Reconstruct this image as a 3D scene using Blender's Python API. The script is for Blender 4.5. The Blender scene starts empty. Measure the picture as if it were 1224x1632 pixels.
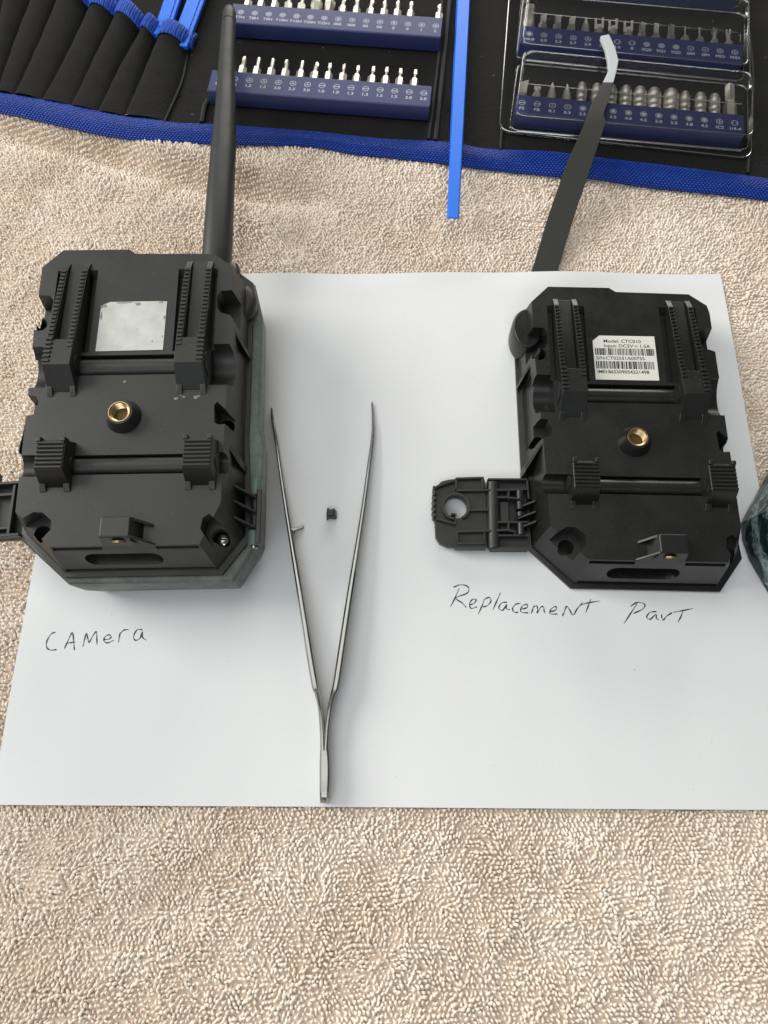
import bpy, bmesh, math, random
import numpy as np
from mathutils import Vector, Matrix, Euler
random.seed(7); np.random.seed(7)
scn = bpy.context.scene
COL = scn.collection
MM = 0.001                      # everything below is written in millimetres

# ------------------------------------------------------------------ camera
CAM = (135.687, 20.564, 252.263); FPX = 1093.604
CR = Matrix(((0.99994171, -0.00225381, 0.01055919), (0.00550768, 0.94763712, -0.31930166), (-0.00928664, 0.31934121, 0.94759430)))
cd = bpy.data.cameras.new("camera"); cam = bpy.data.objects.new("camera", cd); COL.objects.link(cam)
cd.sensor_fit = 'VERTICAL'; cd.sensor_height = 36; cd.sensor_width = 27; cd.lens = 36 * FPX / 1632
cd.clip_start = 0.005; cd.clip_end = 20
cam.matrix_world = Matrix.Translation(Vector(CAM) * MM) @ CR.to_4x4()
cd.dof.use_dof = True; cd.dof.focus_distance = 0.258; cd.dof.aperture_fstop = 28
scn.camera = cam

# ------------------------------------------------------------------ light
world = bpy.data.worlds.new("World"); scn.world = world; world.use_nodes = True
wn = world.node_tree.nodes["Background"]; wn.inputs[0].default_value = (1.0, 0.97, 0.92, 1); wn.inputs[1].default_value = 0.13
def area(name, loc, target, sx, sy, power, col):
    l = bpy.data.lights.new(name, 'AREA'); l.shape = 'RECTANGLE'; l.size = sx; l.size_y = sy; l.energy = power; l.color = col
    o = bpy.data.objects.new(name, l); COL.objects.link(o); o.location = loc
    o.rotation_euler = (Vector(target) - Vector(loc)).to_track_quat('-Z', 'Y').to_euler(); return o
area("window_light", (-1.40, 0.65, 0.95), (0.1, 0.15, 0), 1.0, 1.0, 33.0, (1.0, 0.985, 0.95))
area("back_fill_light", (0.30, 2.1, 0.62), (0.15, 0.30, 0), 1.7, 0.7, 27.0, (1.0, 0.97, 0.92))  # unseen second source, added to brighten the far end of the towel
area("ceiling_bounce_light", (-0.35, 0.50, 1.9), (0.10, 0.12, 0), 1.8, 1.4, 11.5, (1.0, 0.99, 0.955))
area("front_fill_light", (-0.15, -0.95, 1.35), (0.08, 0.05, 0), 1.2, 0.7, 9.0, (0.84, 0.92, 1.0))  # added cool fill above the viewer side, lifts the shells' front walls
scn.view_settings.view_transform = 'Standard'; scn.view_settings.look = 'None'
scn.view_settings.exposure = -0.10; scn.view_settings.gamma = 1.0

def at(px, py, z=0.0):          # point of the photograph -> point of the place at height z
    d = CR @ Vector(((px - 612) / FPX, (816 - py) / FPX, -1.0)); t = (z - CAM[2]) / d.z
    return Vector(CAM) + d * t

# ------------------------------------------------------------------ materials
def nt(name):
    m = bpy.data.materials.new(name); m.use_nodes = True
    return m, m.node_tree, m.node_tree.nodes, m.node_tree.links, m.node_tree.nodes["Principled BSDF"]
def mat(name, col, rough=0.5, metal=0.0, bump=0.0, bscale=2500, mottle=0.0, mscale=60, spec=0.5, coat=0.0, rvar=0.0):
    m, t, N, L, p = nt(name)
    p.inputs["Base Color"].default_value = (*col, 1); p.inputs["Roughness"].default_value = rough
    p.inputs["Metallic"].default_value = metal; p.inputs["Specular IOR Level"].default_value = spec
    p.inputs["Coat Weight"].default_value = coat
    tc = N.new("ShaderNodeTexCoord")
    if mottle:
        n = N.new("ShaderNodeTexNoise"); n.inputs["Scale"].default_value = mscale; n.inputs["Detail"].default_value = 6
        L.new(tc.outputs["Object"], n.inputs["Vector"])
        mx = N.new("ShaderNodeMix"); mx.data_type = 'RGBA'
        mx.inputs["A"].default_value = (*[c * (1 - mottle) for c in col], 1)
        mx.inputs["B"].default_value = (*[min(1, c * (1 + mottle)) for c in col], 1)
        L.new(n.outputs["Fac"], mx.inputs["Factor"]); L.new(mx.outputs["Result"], p.inputs["Base Color"])
    if rvar:
        n2 = N.new("ShaderNodeTexNoise"); n2.inputs["Scale"].default_value = 110; n2.inputs["Detail"].default_value = 8
        L.new(tc.outputs["Object"], n2.inputs["Vector"])
        mr = N.new("ShaderNodeMapRange"); mr.inputs["To Min"].default_value = rough - rvar; mr.inputs["To Max"].default_value = rough + rvar
        mr.inputs["From Min"].default_value = .3; mr.inputs["From Max"].default_value = .7
        L.new(n2.outputs["Fac"], mr.inputs["Value"]); L.new(mr.outputs["Result"], p.inputs["Roughness"])
    if bump:
        b = N.new("ShaderNodeBump"); b.inputs["Strength"].default_value = 1.0; b.inputs["Distance"].default_value = bump * MM
        n = N.new("ShaderNodeTexNoise"); n.inputs["Scale"].default_value = bscale; n.inputs["Detail"].default_value = 3
        L.new(tc.outputs["Object"], n.inputs["Vector"]); L.new(n.outputs["Fac"], b.inputs["Height"]); L.new(b.outputs["Normal"], p.inputs["Normal"])
    return m

def shell_material(name, col, dust, rough):
    # moulded textured plastic with specks of dust and faint scuffs
    m, t, N, L, p = nt(name); tc = N.new("ShaderNodeTexCoord")
    n = N.new("ShaderNodeTexNoise"); n.inputs["Scale"].default_value = 45; n.inputs["Detail"].default_value = 9; n.inputs["Roughness"].default_value = .65
    sp = N.new("ShaderNodeTexNoise"); sp.inputs["Scale"].default_value = 1500; sp.inputs["Detail"].default_value = 1
    L.new(tc.outputs["Object"], n.inputs["Vector"]); L.new(tc.outputs["Object"], sp.inputs["Vector"])
    r = N.new("ShaderNodeMapRange"); r.inputs["From Min"].default_value = .73; r.inputs["From Max"].default_value = .8
    L.new(sp.outputs["Fac"], r.inputs["Value"])
    m1 = N.new("ShaderNodeMix"); m1.data_type = 'RGBA'; m1.inputs["A"].default_value = (*[c * .8 for c in col], 1); m1.inputs["B"].default_value = (*[c * 1.35 for c in col], 1)
    L.new(n.outputs["Fac"], m1.inputs["Factor"])
    m2 = N.new("ShaderNodeMix"); m2.data_type = 'RGBA'; m2.inputs["B"].default_value = (dust, dust, dust * .93, 1)
    L.new(r.outputs["Result"], m2.inputs["Factor"]); L.new(m1.outputs["Result"], m2.inputs["A"]); L.new(m2.outputs["Result"], p.inputs["Base Color"])
    mr = N.new("ShaderNodeMapRange"); mr.inputs["From Min"].default_value = .35; mr.inputs["From Max"].default_value = .65
    mr.inputs["To Min"].default_value = rough - .07; mr.inputs["To Max"].default_value = rough + .09
    L.new(n.outputs["Fac"], mr.inputs["Value"]); L.new(mr.outputs["Result"], p.inputs["Roughness"])
    g = N.new("ShaderNodeTexNoise"); g.inputs["Scale"].default_value = 2600; g.inputs["Detail"].default_value = 2
    L.new(tc.outputs["Object"], g.inputs["Vector"])
    b = N.new("ShaderNodeBump"); b.inputs["Distance"].default_value = 0.035 * MM
    L.new(g.outputs["Fac"], b.inputs["Height"]); L.new(b.outputs["Normal"], p.inputs["Normal"])
    return m

def camo_material(name, ca, cb, cc, rough, scale=55):
    m, t, N, L, p = nt(name); tc = N.new("ShaderNodeTexCoord"); mp = N.new("ShaderNodeMapping")
    mp.inputs["Scale"].default_value = (1.0, .38, 1.0); mp.inputs["Rotation"].default_value = (0, 0, .25)
    L.new(tc.outputs["Object"], mp.inputs["Vector"])
    n = N.new("ShaderNodeTexNoise"); n.inputs["Scale"].default_value = scale; n.inputs["Detail"].default_value = 10; n.inputs["Roughness"].default_value = .72; n.inputs["Distortion"].default_value = .8
    n2 = N.new("ShaderNodeTexNoise"); n2.inputs["Scale"].default_value = scale * 4.5; n2.inputs["Detail"].default_value = 8; n2.inputs["Distortion"].default_value = 1.6
    L.new(mp.outputs["Vector"], n.inputs["Vector"]); L.new(tc.outputs["Object"], n2.inputs["Vector"])
    r = N.new("ShaderNodeValToRGB"); e = r.color_ramp.elements
    e[0].position = .44; e[0].color = (*ca, 1); e[1].position = .58; e[1].color = (*cc, 1)
    x = r.color_ramp.elements.new(.5); x.color = (*cb, 1)
    L.new(n.outputs["Fac"], r.inputs["Fac"])
    r2 = N.new("ShaderNodeMapRange"); r2.inputs["From Min"].default_value = .5; r2.inputs["From Max"].default_value = .6; L.new(n2.outputs["Fac"], r2.inputs["Value"])
    mx = N.new("ShaderNodeMix"); mx.data_type = 'RGBA'; mx.blend_type = 'MULTIPLY'; mx.inputs["B"].default_value = (.35, .45, .42, 1) if rough < .3 else (.8, .85, .82, 1)
    L.new(r2.outputs["Result"], mx.inputs["Factor"]); L.new(r.outputs["Color"], mx.inputs["A"]); L.new(mx.outputs["Result"], p.inputs["Base Color"])
    p.inputs["Roughness"].default_value = rough
    return m

def weave_material(name, col, sc_u, sc_v, depth, rough=.8, use_uv=True, spec=.25, colvar=.25):
    # woven ribbon / nylon: crossed sine ribs in UV or object space
    m, t, N, L, p = nt(name); tc = N.new("ShaderNodeTexCoord")
    out = tc.outputs["UV"] if use_uv else tc.outputs["Object"]
    s = N.new("ShaderNodeSeparateXYZ"); L.new(out, s.inputs[0])
    def wave(sock, sc, ph=None):
        a = N.new("ShaderNodeMath"); a.operation = 'MULTIPLY'; a.inputs[1].default_value = sc; L.new(sock, a.inputs[0])
        if ph is not None:
            b = N.new("ShaderNodeMath"); b.operation = 'ADD'; L.new(a.outputs[0], b.inputs[0]); L.new(ph, b.inputs[1]); a = b
        c = N.new("ShaderNodeMath"); c.operation = 'SINE'; L.new(a.outputs[0], c.inputs[0]); return c.outputs[0]
    v = wave(s.outputs[1], sc_v)
    ph = N.new("ShaderNodeMath"); ph.operation = 'SIGN'; L.new(v, ph.inputs[0])
    ph2 = N.new("ShaderNodeMath"); ph2.operation = 'MULTIPLY'; ph2.inputs[1].default_value = 1.5708; L.new(ph.outputs[0], ph2.inputs[0])
    u = wave(s.outputs[0], sc_u, ph2.outputs[0])
    ab = N.new("ShaderNodeMath"); ab.operation = 'ABSOLUTE'; L.new(v, ab.inputs[0])
    h = N.new("ShaderNodeMath"); h.operation = 'MULTIPLY_ADD'; L.new(u, h.inputs[0]); h.inputs[1].default_value = .6; L.new(ab.outputs[0], h.inputs[2])
    nz = N.new("ShaderNodeTexNoise"); nz.inputs["Scale"].default_value = 300; nz.inputs["Detail"].default_value = 5; L.new(tc.outputs["Object"], nz.inputs["Vector"])
    mr = N.new("ShaderNodeMapRange"); mr.inputs["From Min"].default_value = -.6; mr.inputs["From Max"].default_value = 1.6; L.new(h.outputs[0], mr.inputs["Value"])
    av = N.new("ShaderNodeMath"); av.operation = 'MULTIPLY'; L.new(mr.outputs["Result"], av.inputs[0]); L.new(nz.outputs["Fac"], av.inputs[1])
    mx = N.new("ShaderNodeMix"); mx.data_type = 'RGBA'; mx.inputs["A"].default_value = (*[c * (1 - colvar) for c in col], 1); mx.inputs["B"].default_value = (*[c * (1 + 2 * colvar) for c in col], 1)
    L.new(av.outputs[0], mx.inputs["Factor"]); L.new(mx.outputs["Result"], p.inputs["Base Color"])
    b = N.new("ShaderNodeBump"); b.inputs["Distance"].default_value = depth * MM; L.new(h.outputs[0], b.inputs["Height"]); L.new(b.outputs["Normal"], p.inputs["Normal"])
    p.inputs["Roughness"].default_value = rough; p.inputs["Specular IOR Level"].default_value = spec
    return m

M = {}
M['shell_hazed'] = shell_material("shell_plastic_hazed", (.017, .017, .0145), .13, .44)  # same black plastic, base lightened to carry the glare haze
M['shell_black'] = shell_material("shell_plastic_black", (.0115, .0118, .0105), .09, .30)
M['black_gloss'] = mat("black_hard_plastic", (.012, .012, .013), .33, bump=.02, rvar=.08)
M['grey_black'] = mat("worn_black_plastic", (.022, .023, .022), .4, bump=.02, rvar=.08)
M['shade_black'] = mat("shade_black_plastic", (.006, .006, .006), .6)  # near-black that stands in for shade inside holes and slots
M['antenna'] = mat("antenna_rubber", (.020, .022, .020), .5, bump=.02, rvar=.06)
M['latch'] = mat("latch_plastic", (.022, .023, .022), .42, bump=.02, mottle=.25, rvar=.07)
M['brass'] = mat("brass", (.60, .46, .24), .30, 1.0, bump=.03, bscale=1500, rvar=.08)
M['brass_dull'] = mat("dull_brass", (.20, .14, .055), .55, .6, bump=.05, bscale=1200)
M['steel'] = mat("polished_steel", (.42, .42, .41), .17, 1.0, bump=.006, bscale=900, rvar=.07)
M['steel_dark'] = mat("brushed_steel_end", (.33, .33, .33), .32, 1.0, bump=.01, bscale=2500)
M['nickel'] = mat("nickel_plated_steel", (.68, .66, .59), .44, .95, bump=.03, bscale=1800, rvar=.1)
M['label'] = mat("label_paper", (.70, .70, .63), .55, mottle=.03)
M['sticker'] = mat("worn_silver_sticker", (.56, .57, .52), .42, .1, bump=.03, bscale=700, mottle=.32, mscale=170)
M['ink_print'] = mat("printed_black_ink", (.02, .02, .02), .6)
M['pen'] = mat("ballpoint_ink", (.035, .035, .045), .5)
M['white_print'] = mat("printed_white_ink", (.55, .57, .66), .6)
M['blue_holder'] = mat("navy_holder_plastic", (.026, .036, .125), .42, bump=.02, rvar=.05)
M['blue_tool'] = mat("bright_blue_plastic", (.012, .17, .80), .38, bump=.03, bscale=700)
M['tweezer_black'] = mat("black_coated_steel", (.042, .042, .037), .42, .35, bump=.012, bscale=2500, mottle=.12)
M['ceramic'] = mat("white_ceramic", (.62, .66, .66), .16, coat=.4)
M['nylon'] = weave_material("black_nylon_cloth", (.013, .0125, .0118), 4200, 4200, .22, .85, False, .2, .35)
M['nylon_pocket'] = weave_material("black_pocket_cloth", (.0125, .012, .0108), 4200, 4200, .16, .85, False, .2, .3)
M['piping'] = mat("black_piping", (.007, .007, .007), .7, bump=.08, bscale=1500)
M['ribbon'] = weave_material("blue_binding_ribbon", (.006, .055, .42), 3900, 4600, .55, .5, True, .35, .35)
M['elastic'] = weave_material("blue_elastic", (.012, .075, .45), 5200, 1500, .22, .6, True, .3, .35)
M['camo'] = camo_material("camouflage_film", (.006, .014, .015), (.035, .066, .064), (.30, .38, .37), .28, 170)
M['camo_dull'] = camo_material("faded_camouflage_plastic", (.105, .122, .107), (.13, .15, .133), (.155, .175, .157), .45, 60)
M['green'] = mat("green_grey_plastic", (.10, .165, .14), .38, bump=.02)

# paper with a little fibre
m, t, N, L, p = nt("white_paper"); tc = N.new("ShaderNodeTexCoord")
n = N.new("ShaderNodeTexNoise"); n.inputs["Scale"].default_value = 900; n.inputs["Detail"].default_value = 6; L.new(tc.outputs["Object"], n.inputs["Vector"])
mr = N.new("ShaderNodeMix"); mr.data_type = 'RGBA'; mr.inputs["A"].default_value = (.765, .775, .775, 1); mr.inputs["B"].default_value = (.80, .81, .81, 1)
L.new(n.outputs["Fac"], mr.inputs["Factor"]); L.new(mr.outputs["Result"], p.inputs["Base Color"]); p.inputs["Roughness"].default_value = .8; p.inputs["Specular IOR Level"].default_value = .2
b = N.new("ShaderNodeBump"); b.inputs["Distance"].default_value = .02 * MM; L.new(n.outputs["Fac"], b.inputs["Height"]); L.new(b.outputs["Normal"], p.inputs["Normal"]); M['paper'] = m

# terry loops
def towel_material(name, a, bcol, k):
    m, t, N, L, p = nt(name); tc = N.new("ShaderNodeTexCoord"); g = N.new("ShaderNodeNewGeometry")
    n = N.new("ShaderNodeTexNoise"); n.inputs["Scale"].default_value = 28; n.inputs["Detail"].default_value = 6; L.new(g.outputs["Position"], n.inputs["Vector"])
    oi = N.new("ShaderNodeObjectInfo")
    ad = N.new("ShaderNodeMath"); ad.operation = 'MULTIPLY_ADD'; ad.inputs[1].default_value = k; L.new(oi.outputs["Random"], ad.inputs[0])
    sb = N.new("ShaderNodeMapRange"); sb.inputs["From Min"].default_value = .3; sb.inputs["From Max"].default_value = .7; sb.inputs["To Max"].default_value = 1 - k
    L.new(n.outputs["Fac"], sb.inputs["Value"]); L.new(sb.outputs["Result"], ad.inputs[2])
    mx = N.new("ShaderNodeMix"); mx.data_type = 'RGBA'; mx.inputs["A"].default_value = (*a, 1); mx.inputs["B"].default_value = (*bcol, 1)
    L.new(ad.outputs[0], mx.inputs["Factor"]); L.new(mx.outputs["Result"], p.inputs["Base Color"])
    p.inputs["Roughness"].default_value = .8; p.inputs["Specular IOR Level"].default_value = .2
    p.inputs["Subsurface Weight"].default_value = 0.0; p.inputs["Sheen Weight"].default_value = .2; p.inputs["Sheen Roughness"].default_value = .5
    return m
M['loops'] = towel_material("terry_loops", (.81, .685, .555), (.96, .88, .775), .25)
M['towel_base_shaded'] = towel_material("towel_ground_shaded", (.58, .465, .36), (.74, .62, .50), .0)  # darker than the loops: shade of the gaps put into its colour

# clear blister plastic
m, t, N, L, p = nt("clear_plastic"); N.remove(p); out = N["Material Output"]
tr = N.new("ShaderNodeBsdfTransparent"); tr.inputs[0].default_value = (.99, .99, .985, 1)
gl = N.new("ShaderNodeBsdfGlossy"); gl.inputs["Roughness"].default_value = .035
fr = N.new("ShaderNodeFresnel"); fr.inputs[0].default_value = 1.3
tcx = N.new("ShaderNodeTexCoord"); nn = N.new("ShaderNodeTexNoise"); nn.inputs["Scale"].default_value = 90; nn.inputs["Detail"].default_value = 3
L.new(tcx.outputs["Object"], nn.inputs["Vector"]); bb = N.new("ShaderNodeBump"); bb.inputs["Distance"].default_value = .18 * MM; bb.inputs["Strength"].default_value = .6
L.new(nn.outputs["Fac"], bb.inputs["Height"]); L.new(bb.outputs["Normal"], gl.inputs["Normal"]); L.new(bb.outputs["Normal"], fr.inputs["Normal"])
mxs = N.new("ShaderNodeMixShader"); L.new(fr.outputs[0], mxs.inputs[0]); L.new(tr.outputs[0], mxs.inputs[1]); L.new(gl.outputs[0], mxs.inputs[2]); df = N.new('ShaderNodeBsdfDiffuse'); df.inputs[0].default_value = (.6, .6, .58, 1); mx2 = N.new('ShaderNodeMixShader'); mx2.inputs[0].default_value = .012; L.new(mxs.outputs[0], mx2.inputs[1]); L.new(df.outputs[0], mx2.inputs[2]); L.new(mx2.outputs[0], out.inputs[0]); M['clear'] = m

m, t, N, L, p = nt("clear_rim_highlight"); N.remove(p); out = N["Material Output"]
tr = N.new("ShaderNodeBsdfTransparent"); gl = N.new("ShaderNodeBsdfGlossy"); gl.inputs["Roughness"].default_value = .16; mxs = N.new("ShaderNodeMixShader"); mxs.inputs[0].default_value = .6  # strong even gloss, added so the tray edges show highlight lines
L.new(tr.outputs[0], mxs.inputs[1]); L.new(gl.outputs[0], mxs.inputs[2]); L.new(mxs.outputs[0], out.inputs[0]); M['rim_highlight'] = m
# ------------------------------------------------------------------ mesh helpers
class MB:
    def __init__(s): s.v = []; s.f = []; s.uv = None
    def ring(s, pts):
        i = len(s.v); s.v += [tuple(q) for q in pts]; return list(range(i, i + len(pts)))
    def loft(s, rings, caps=(True, True), closed=True):
        R = [s.ring(r) for r in rings]
        for a, b in zip(R, R[1:]):
            n = len(a)
            for i in range(n if closed else n - 1):
                j = (i + 1) % n; s.f.append((a[i], a[j], b[j], b[i]))
        if caps[0]: s.f.append(tuple(reversed(R[0])))
        if caps[1]: s.f.append(tuple(R[-1]))
        return s
    def prism(s, poly, z0, z1, shrink=None):
        top = poly if shrink is None else shrink
        return s.loft([[(x, y, z0) for x, y in poly], [(x, y, z1) for x, y in top]])
    def box(s, x0, x1, y0, y1, z0, z1):
        return s.prism([(x0, y0), (x1, y0), (x1, y1), (x0, y1)], z0, z1)
    def cyl(s, p0, p1, r0, r1=None, n=20, caps=(True, True), prof=None):
        p0 = Vector(p0); p1 = Vector(p1); ax = (p1 - p0).normalized(); r1 = r0 if r1 is None else r1
        u = ax.orthogonal().normalized(); w = ax.cross(u)
        prof = prof or [(0, r0), (1, r1)]
        s.loft([[p0 + (p1 - p0) * t + (u * math.cos(6.28318 * k / n) + w * math.sin(6.28318 * k / n)) * r for k in range(n)] for t, r in prof], caps); return s
    def extrude_x(s, prof, x0, x1, x0t=None, x1t=None):     # profile in (y, z)
        return s.loft([[(x0, y, z) for y, z in prof], [(x1, y, z) for y, z in prof]])
    def tube(s, path, r, n=8):
        path = [Vector(q) for q in path]; rings = []
        for i, q in enumerate(path):
            d = (path[min(i + 1, len(path) - 1)] - path[max(i - 1, 0)]).normalized()
            u = d.cross(Vector((0, 0, 1))); u = u.normalized() if u.length > 1e-4 else Vector((1, 0, 0)); w = d.cross(u)
            rr = r[i] if isinstance(r, (list, tuple)) else r
            rings.append([q + (u * math.cos(6.28318 * k / n) + w * math.sin(6.28318 * k / n)) * rr for k in range(n)])
        return s.loft(rings)
    def wall(s, pts, half, z0, z1, closed=False):           # upright rib along a plan polyline
        P = [Vector((q[0], q[1])) for q in pts]; n = len(P)
        def nrm(i):
            a = P[i - 1] if (i or closed) else P[i]; b = P[(i + 1) % n] if (i < n - 1 or closed) else P[i]
            d = (b - a).normalized(); return Vector((-d.y, d.x))
        rings = []
        for i in range(n):
            m_ = nrm(i) * half; a = P[i] - m_; c = P[i] + m_
            rings.append([(a.x, a.y, z0), (c.x, c.y, z0), (c.x, c.y, z1), (a.x, a.y, z1)])
        if closed: rings.append(rings[0])
        return s.loft(rings, (not closed, not closed))
    def mesh(s, name):
        me = bpy.data.meshes.new(name); me.from_pydata([(x * MM, y * MM, z * MM) for x, y, z in s.v], [], s.f)
        bm = bmesh.new(); bm.from_mesh(me); bmesh.ops.recalc_face_normals(bm, faces=bm.faces); bm.to_mesh(me); bm.free()
        return me
    def build(s, name, material, parent=None, bevel=0.0, smooth=35, fix=True):
        me = s.mesh(name) if fix else None
        if me is None:
            me = bpy.data.meshes.new(name); me.from_pydata([(x * MM, y * MM, z * MM) for x, y, z in s.v], [], s.f)
        return link(name, me, material, parent, bevel, smooth)
def link(name, me, material, parent=None, bevel=0.0, smooth=35):
    if material: 
        me.materials.clear(); me.materials.append(material)
    if smooth and len(me.polygons):
        me.polygons.foreach_set('use_smooth', [True] * len(me.polygons)); me.set_sharp_from_angle(angle=math.radians(smooth))
    o = bpy.data.objects.new(name, me); COL.objects.link(o); o.parent = parent
    if bevel:
        b = o.modifiers.new("bevel", 'BEVEL'); b.width = bevel * MM; b.segments = 2; b.limit_method = 'ANGLE'; b.angle_limit = math.radians(38); b.harden_normals = True; b.use_clamp_overlap = True
    return o
def bool_mesh(base, cutters):
    o = bpy.data.objects.new("tmp", base.mesh("tmp")); COL.objects.link(o); tmp = [o]
    for c in cutters:
        k = bpy.data.objects.new("tmpc", c.mesh("tmpc")); COL.objects.link(k); tmp.append(k)
        md = o.modifiers.new("b", 'BOOLEAN'); md.object = k; md.operation = 'DIFFERENCE'; md.solver = 'EXACT'
    dg = bpy.context.evaluated_depsgraph_get(); me = bpy.data.meshes.new_from_object(o.evaluated_get(dg))
    for q in tmp:
        dm = q.data; bpy.data.objects.remove(q); bpy.data.meshes.remove(dm)
    return me
def thing(name, label, cat, loc=(0, 0, 0), rz=0.0, group=None):
    o = bpy.data.objects.new(name, None); COL.objects.link(o); o.empty_display_size = .01
    o.location = Vector(loc) * MM; o.rotation_euler = (0, 0, rz); tag(o, label, cat, group); return o
def tag(o, label=None, cat=None, group=None, kind=None):
    if label: o['label'] = label
    if cat: o['category'] = cat
    if group: o['group'] = group
    if kind: o['kind'] = kind
    return o
def text_mb(mb, s, x, y, z, size, align='CENTER', sx=1.0, bold=0.0):
    c = bpy.data.curves.new("t", 'FONT'); c.body = s; c.size = size; c.align_x = align; c.offset = bold; c.resolution_u = 3
    o = bpy.data.objects.new("t", c); COL.objects.link(o)
    dg = bpy.context.evaluated_depsgraph_get(); me = bpy.data.meshes.new_from_object(o.evaluated_get(dg))
    i = len(mb.v); mb.v += [(x + v.co.x * sx, y + v.co.y, z) for v in me.vertices]
    mb.f += [tuple(i + k for k in p_.vertices) for p_ in me.polygons]
    bpy.data.objects.remove(o); bpy.data.meshes.remove(me); bpy.data.curves.remove(c)
def annulus(mb, x, y, z, r0, r1, n=24):
    a = mb.ring([(x + r0 * math.cos(6.28318 * k / n), y + r0 * math.sin(6.28318 * k / n), z) for k in range(n)])
    b_ = mb.ring([(x + r1 * math.cos(6.28318 * k / n), y + r1 * math.sin(6.28318 * k / n), z) for k in range(n)])
    for k in range(n):
        j = (k + 1) % n; mb.f.append((a[k], b_[k], b_[j], a[j]))
def disc(mb, x, y, z, r, n=12, star=0):
    mb.f.append(tuple(mb.ring([(x + (r if (not star or k % 2) else r * .5) * math.cos(6.28318 * k / n), y + (r if (not star or k % 2) else r * .5) * math.sin(6.28318 * k / n), z) for k in range(n)])))
def rect(mb, x0, x1, y0, y1, z): mb.f.append(tuple(mb.ring([(x0, y0, z), (x1, y0, z), (x1, y1, z), (x0, y1, z)])))
def smooth_path(pts, n=8):      # Catmull-Rom through points (any dimension)
    P = [np.array(q, float) for q in pts]; P = [2 * P[0] - P[1]] + P + [2 * P[-1] - P[-2]]; out = []
    for i in range(1, len(P) - 2):
        for k in range(n):
            t = k / n; a, b_, c, d = P[i - 1], P[i], P[i + 1], P[i + 2]
            out.append(.5 * (2 * b_ + (c - a) * t + (2 * a - 5 * b_ + 4 * c - d) * t * t + (3 * b_ - a - 3 * c + d) * t ** 3))
    out.append(P[-2]); return out

# ------------------------------------------------------------------ towel
PW, PH = 279.4, 215.9
def sstep(a, b, x): t = np.clip((x - a) / (b - a), 0, 1); return t * t * (3 - 2 * t)
def wob(x, y, s, seed):
    r = np.random.RandomState(seed); v = 0
    for k in range(7):
        a = r.uniform(0, 6.28); f_ = r.uniform(.6, 1.7) / s; v = v + np.sin((x * np.cos(a) + y * np.sin(a)) * f_ * 6.283 + r.uniform(0, 6.28))
    return v / 7
BIND_TOP = [(-160, 128), (0, 148), (103, 166), (192, 185), (240, 190), (281, 196), (336, 198), (379, 201), (493, 209), (608, 221), (716, 227), (780, 238), (871, 241), (961, 252), (1088, 267), (1224, 285), (1420, 312)]
BIND_BOT = [(-160, 160), (0, 181), (103, 203), (172, 218), (226, 225), (281, 228), (336, 230), (379, 231), (493, 235), (559, 246), (624, 253), (716, 263), (780, 272), (871, 281), (943, 286), (1034, 300), (1143, 311), (1224, 321), (1420, 350)]
bb_w = np.array([tuple(at(x, y, 0))[:2] for x, y in BIND_BOT])
cr_w = np.array([tuple(at(x, y, -1))[:2] for x, y in [(-100, 185), (0, 207), (90, 222), (170, 243), (250, 268), (330, 290), (440, 310), (560, 318)]])
def towel_h(x, y):
    dx = np.maximum(np.maximum(-x, x - PW), 0); dy = np.maximum(np.maximum(-y, y - PH), 0); d = np.hypot(dx, dy)
    out = sstep(2, 34, d)
    h = 1.7 * wob(x, y, 75, 1) + .8 * wob(x, y, 30, 2) + .35 * wob(x, y, 12, 3)
    h = h + np.where(y < 0, 1.2 * np.exp(-((y + 52 + .12 * x) / 7) ** 2) * sstep(90, -20, x), 0)
    z = -1.9 + h * out * .9
    yb = np.interp(x, bb_w[:, 0], bb_w[:, 1])
    yc = np.interp(x, cr_w[:, 0], cr_w[:, 1])
    am = sstep(125, 60, x)
    z = z - am * 8.0 * np.exp(-((y - yc) / 6.5) ** 2) + am * 2.6 * np.exp(-((y - yc - 13) / 7) ** 2) + am * 1.4 * np.exp(-((y - yc + 15) / 9) ** 2)
    under = sstep(-3, 5, y - yb)
    return z * (1 - under) + under * (-2.4)
mb = MB(); xs = np.arange(-200, 461, 2.5); ys = np.arange(-170, 501, 2.5)
X, Y = np.meshgrid(xs, ys); Z = towel_h(X, Y) + .12 * np.random.randn(*X.shape)
mb.v = list(zip(X.ravel().tolist(), Y.ravel().tolist(), Z.ravel().tolist())); nx = len(xs)
mb.f = [(j * nx + i, j * nx + i + 1, (j + 1) * nx + i + 1, (j + 1) * nx + i) for j in range(len(ys) - 1) for i in range(nx - 1)]
towel = thing('towel', 'beige terry towel spread under the paper and the tool roll', 'towel')
mb.build('towel_cloth', M['towel_base_shaded'], towel, smooth=180, fix=False)
# loop positions
px_, py_ = 1.46, 1.44
gx, gy = np.meshgrid(np.arange(-115, 400, px_), np.arange(-100, 372, py_))
gx = gx + (np.arange(gx.shape[0]) % 2)[:, None] * px_ / 2
wx = gx + np.random.randn(*gx.shape) * .15 + .8 * wob(gx, gy, 16, 11); wy = gy + np.random.randn(*gx.shape) * .15 + .8 * wob(gx, gy, 14, 12)
wx = wx.ravel(); wy = wy.ravel()
yb = np.interp(wx, bb_w[:, 0], bb_w[:, 1])
keep = ~((wx > .2) & (wx < PW - .2) & (wy > .2) & (wy < PH - .2)) & (wy < yb + 9) & (np.random.rand(len(wx)) > .015)
wx, wy = wx[keep], wy[keep]; wz = towel_h(wx, wy) - .25
e_ = 1.0; sx_ = (towel_h(wx + e_, wy) - towel_h(wx - e_, wy)) / (2 * e_); sy_ = (towel_h(wx, wy + e_) - towel_h(wx, wy - e_)) / (2 * e_)
n_ = len(wx)
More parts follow.
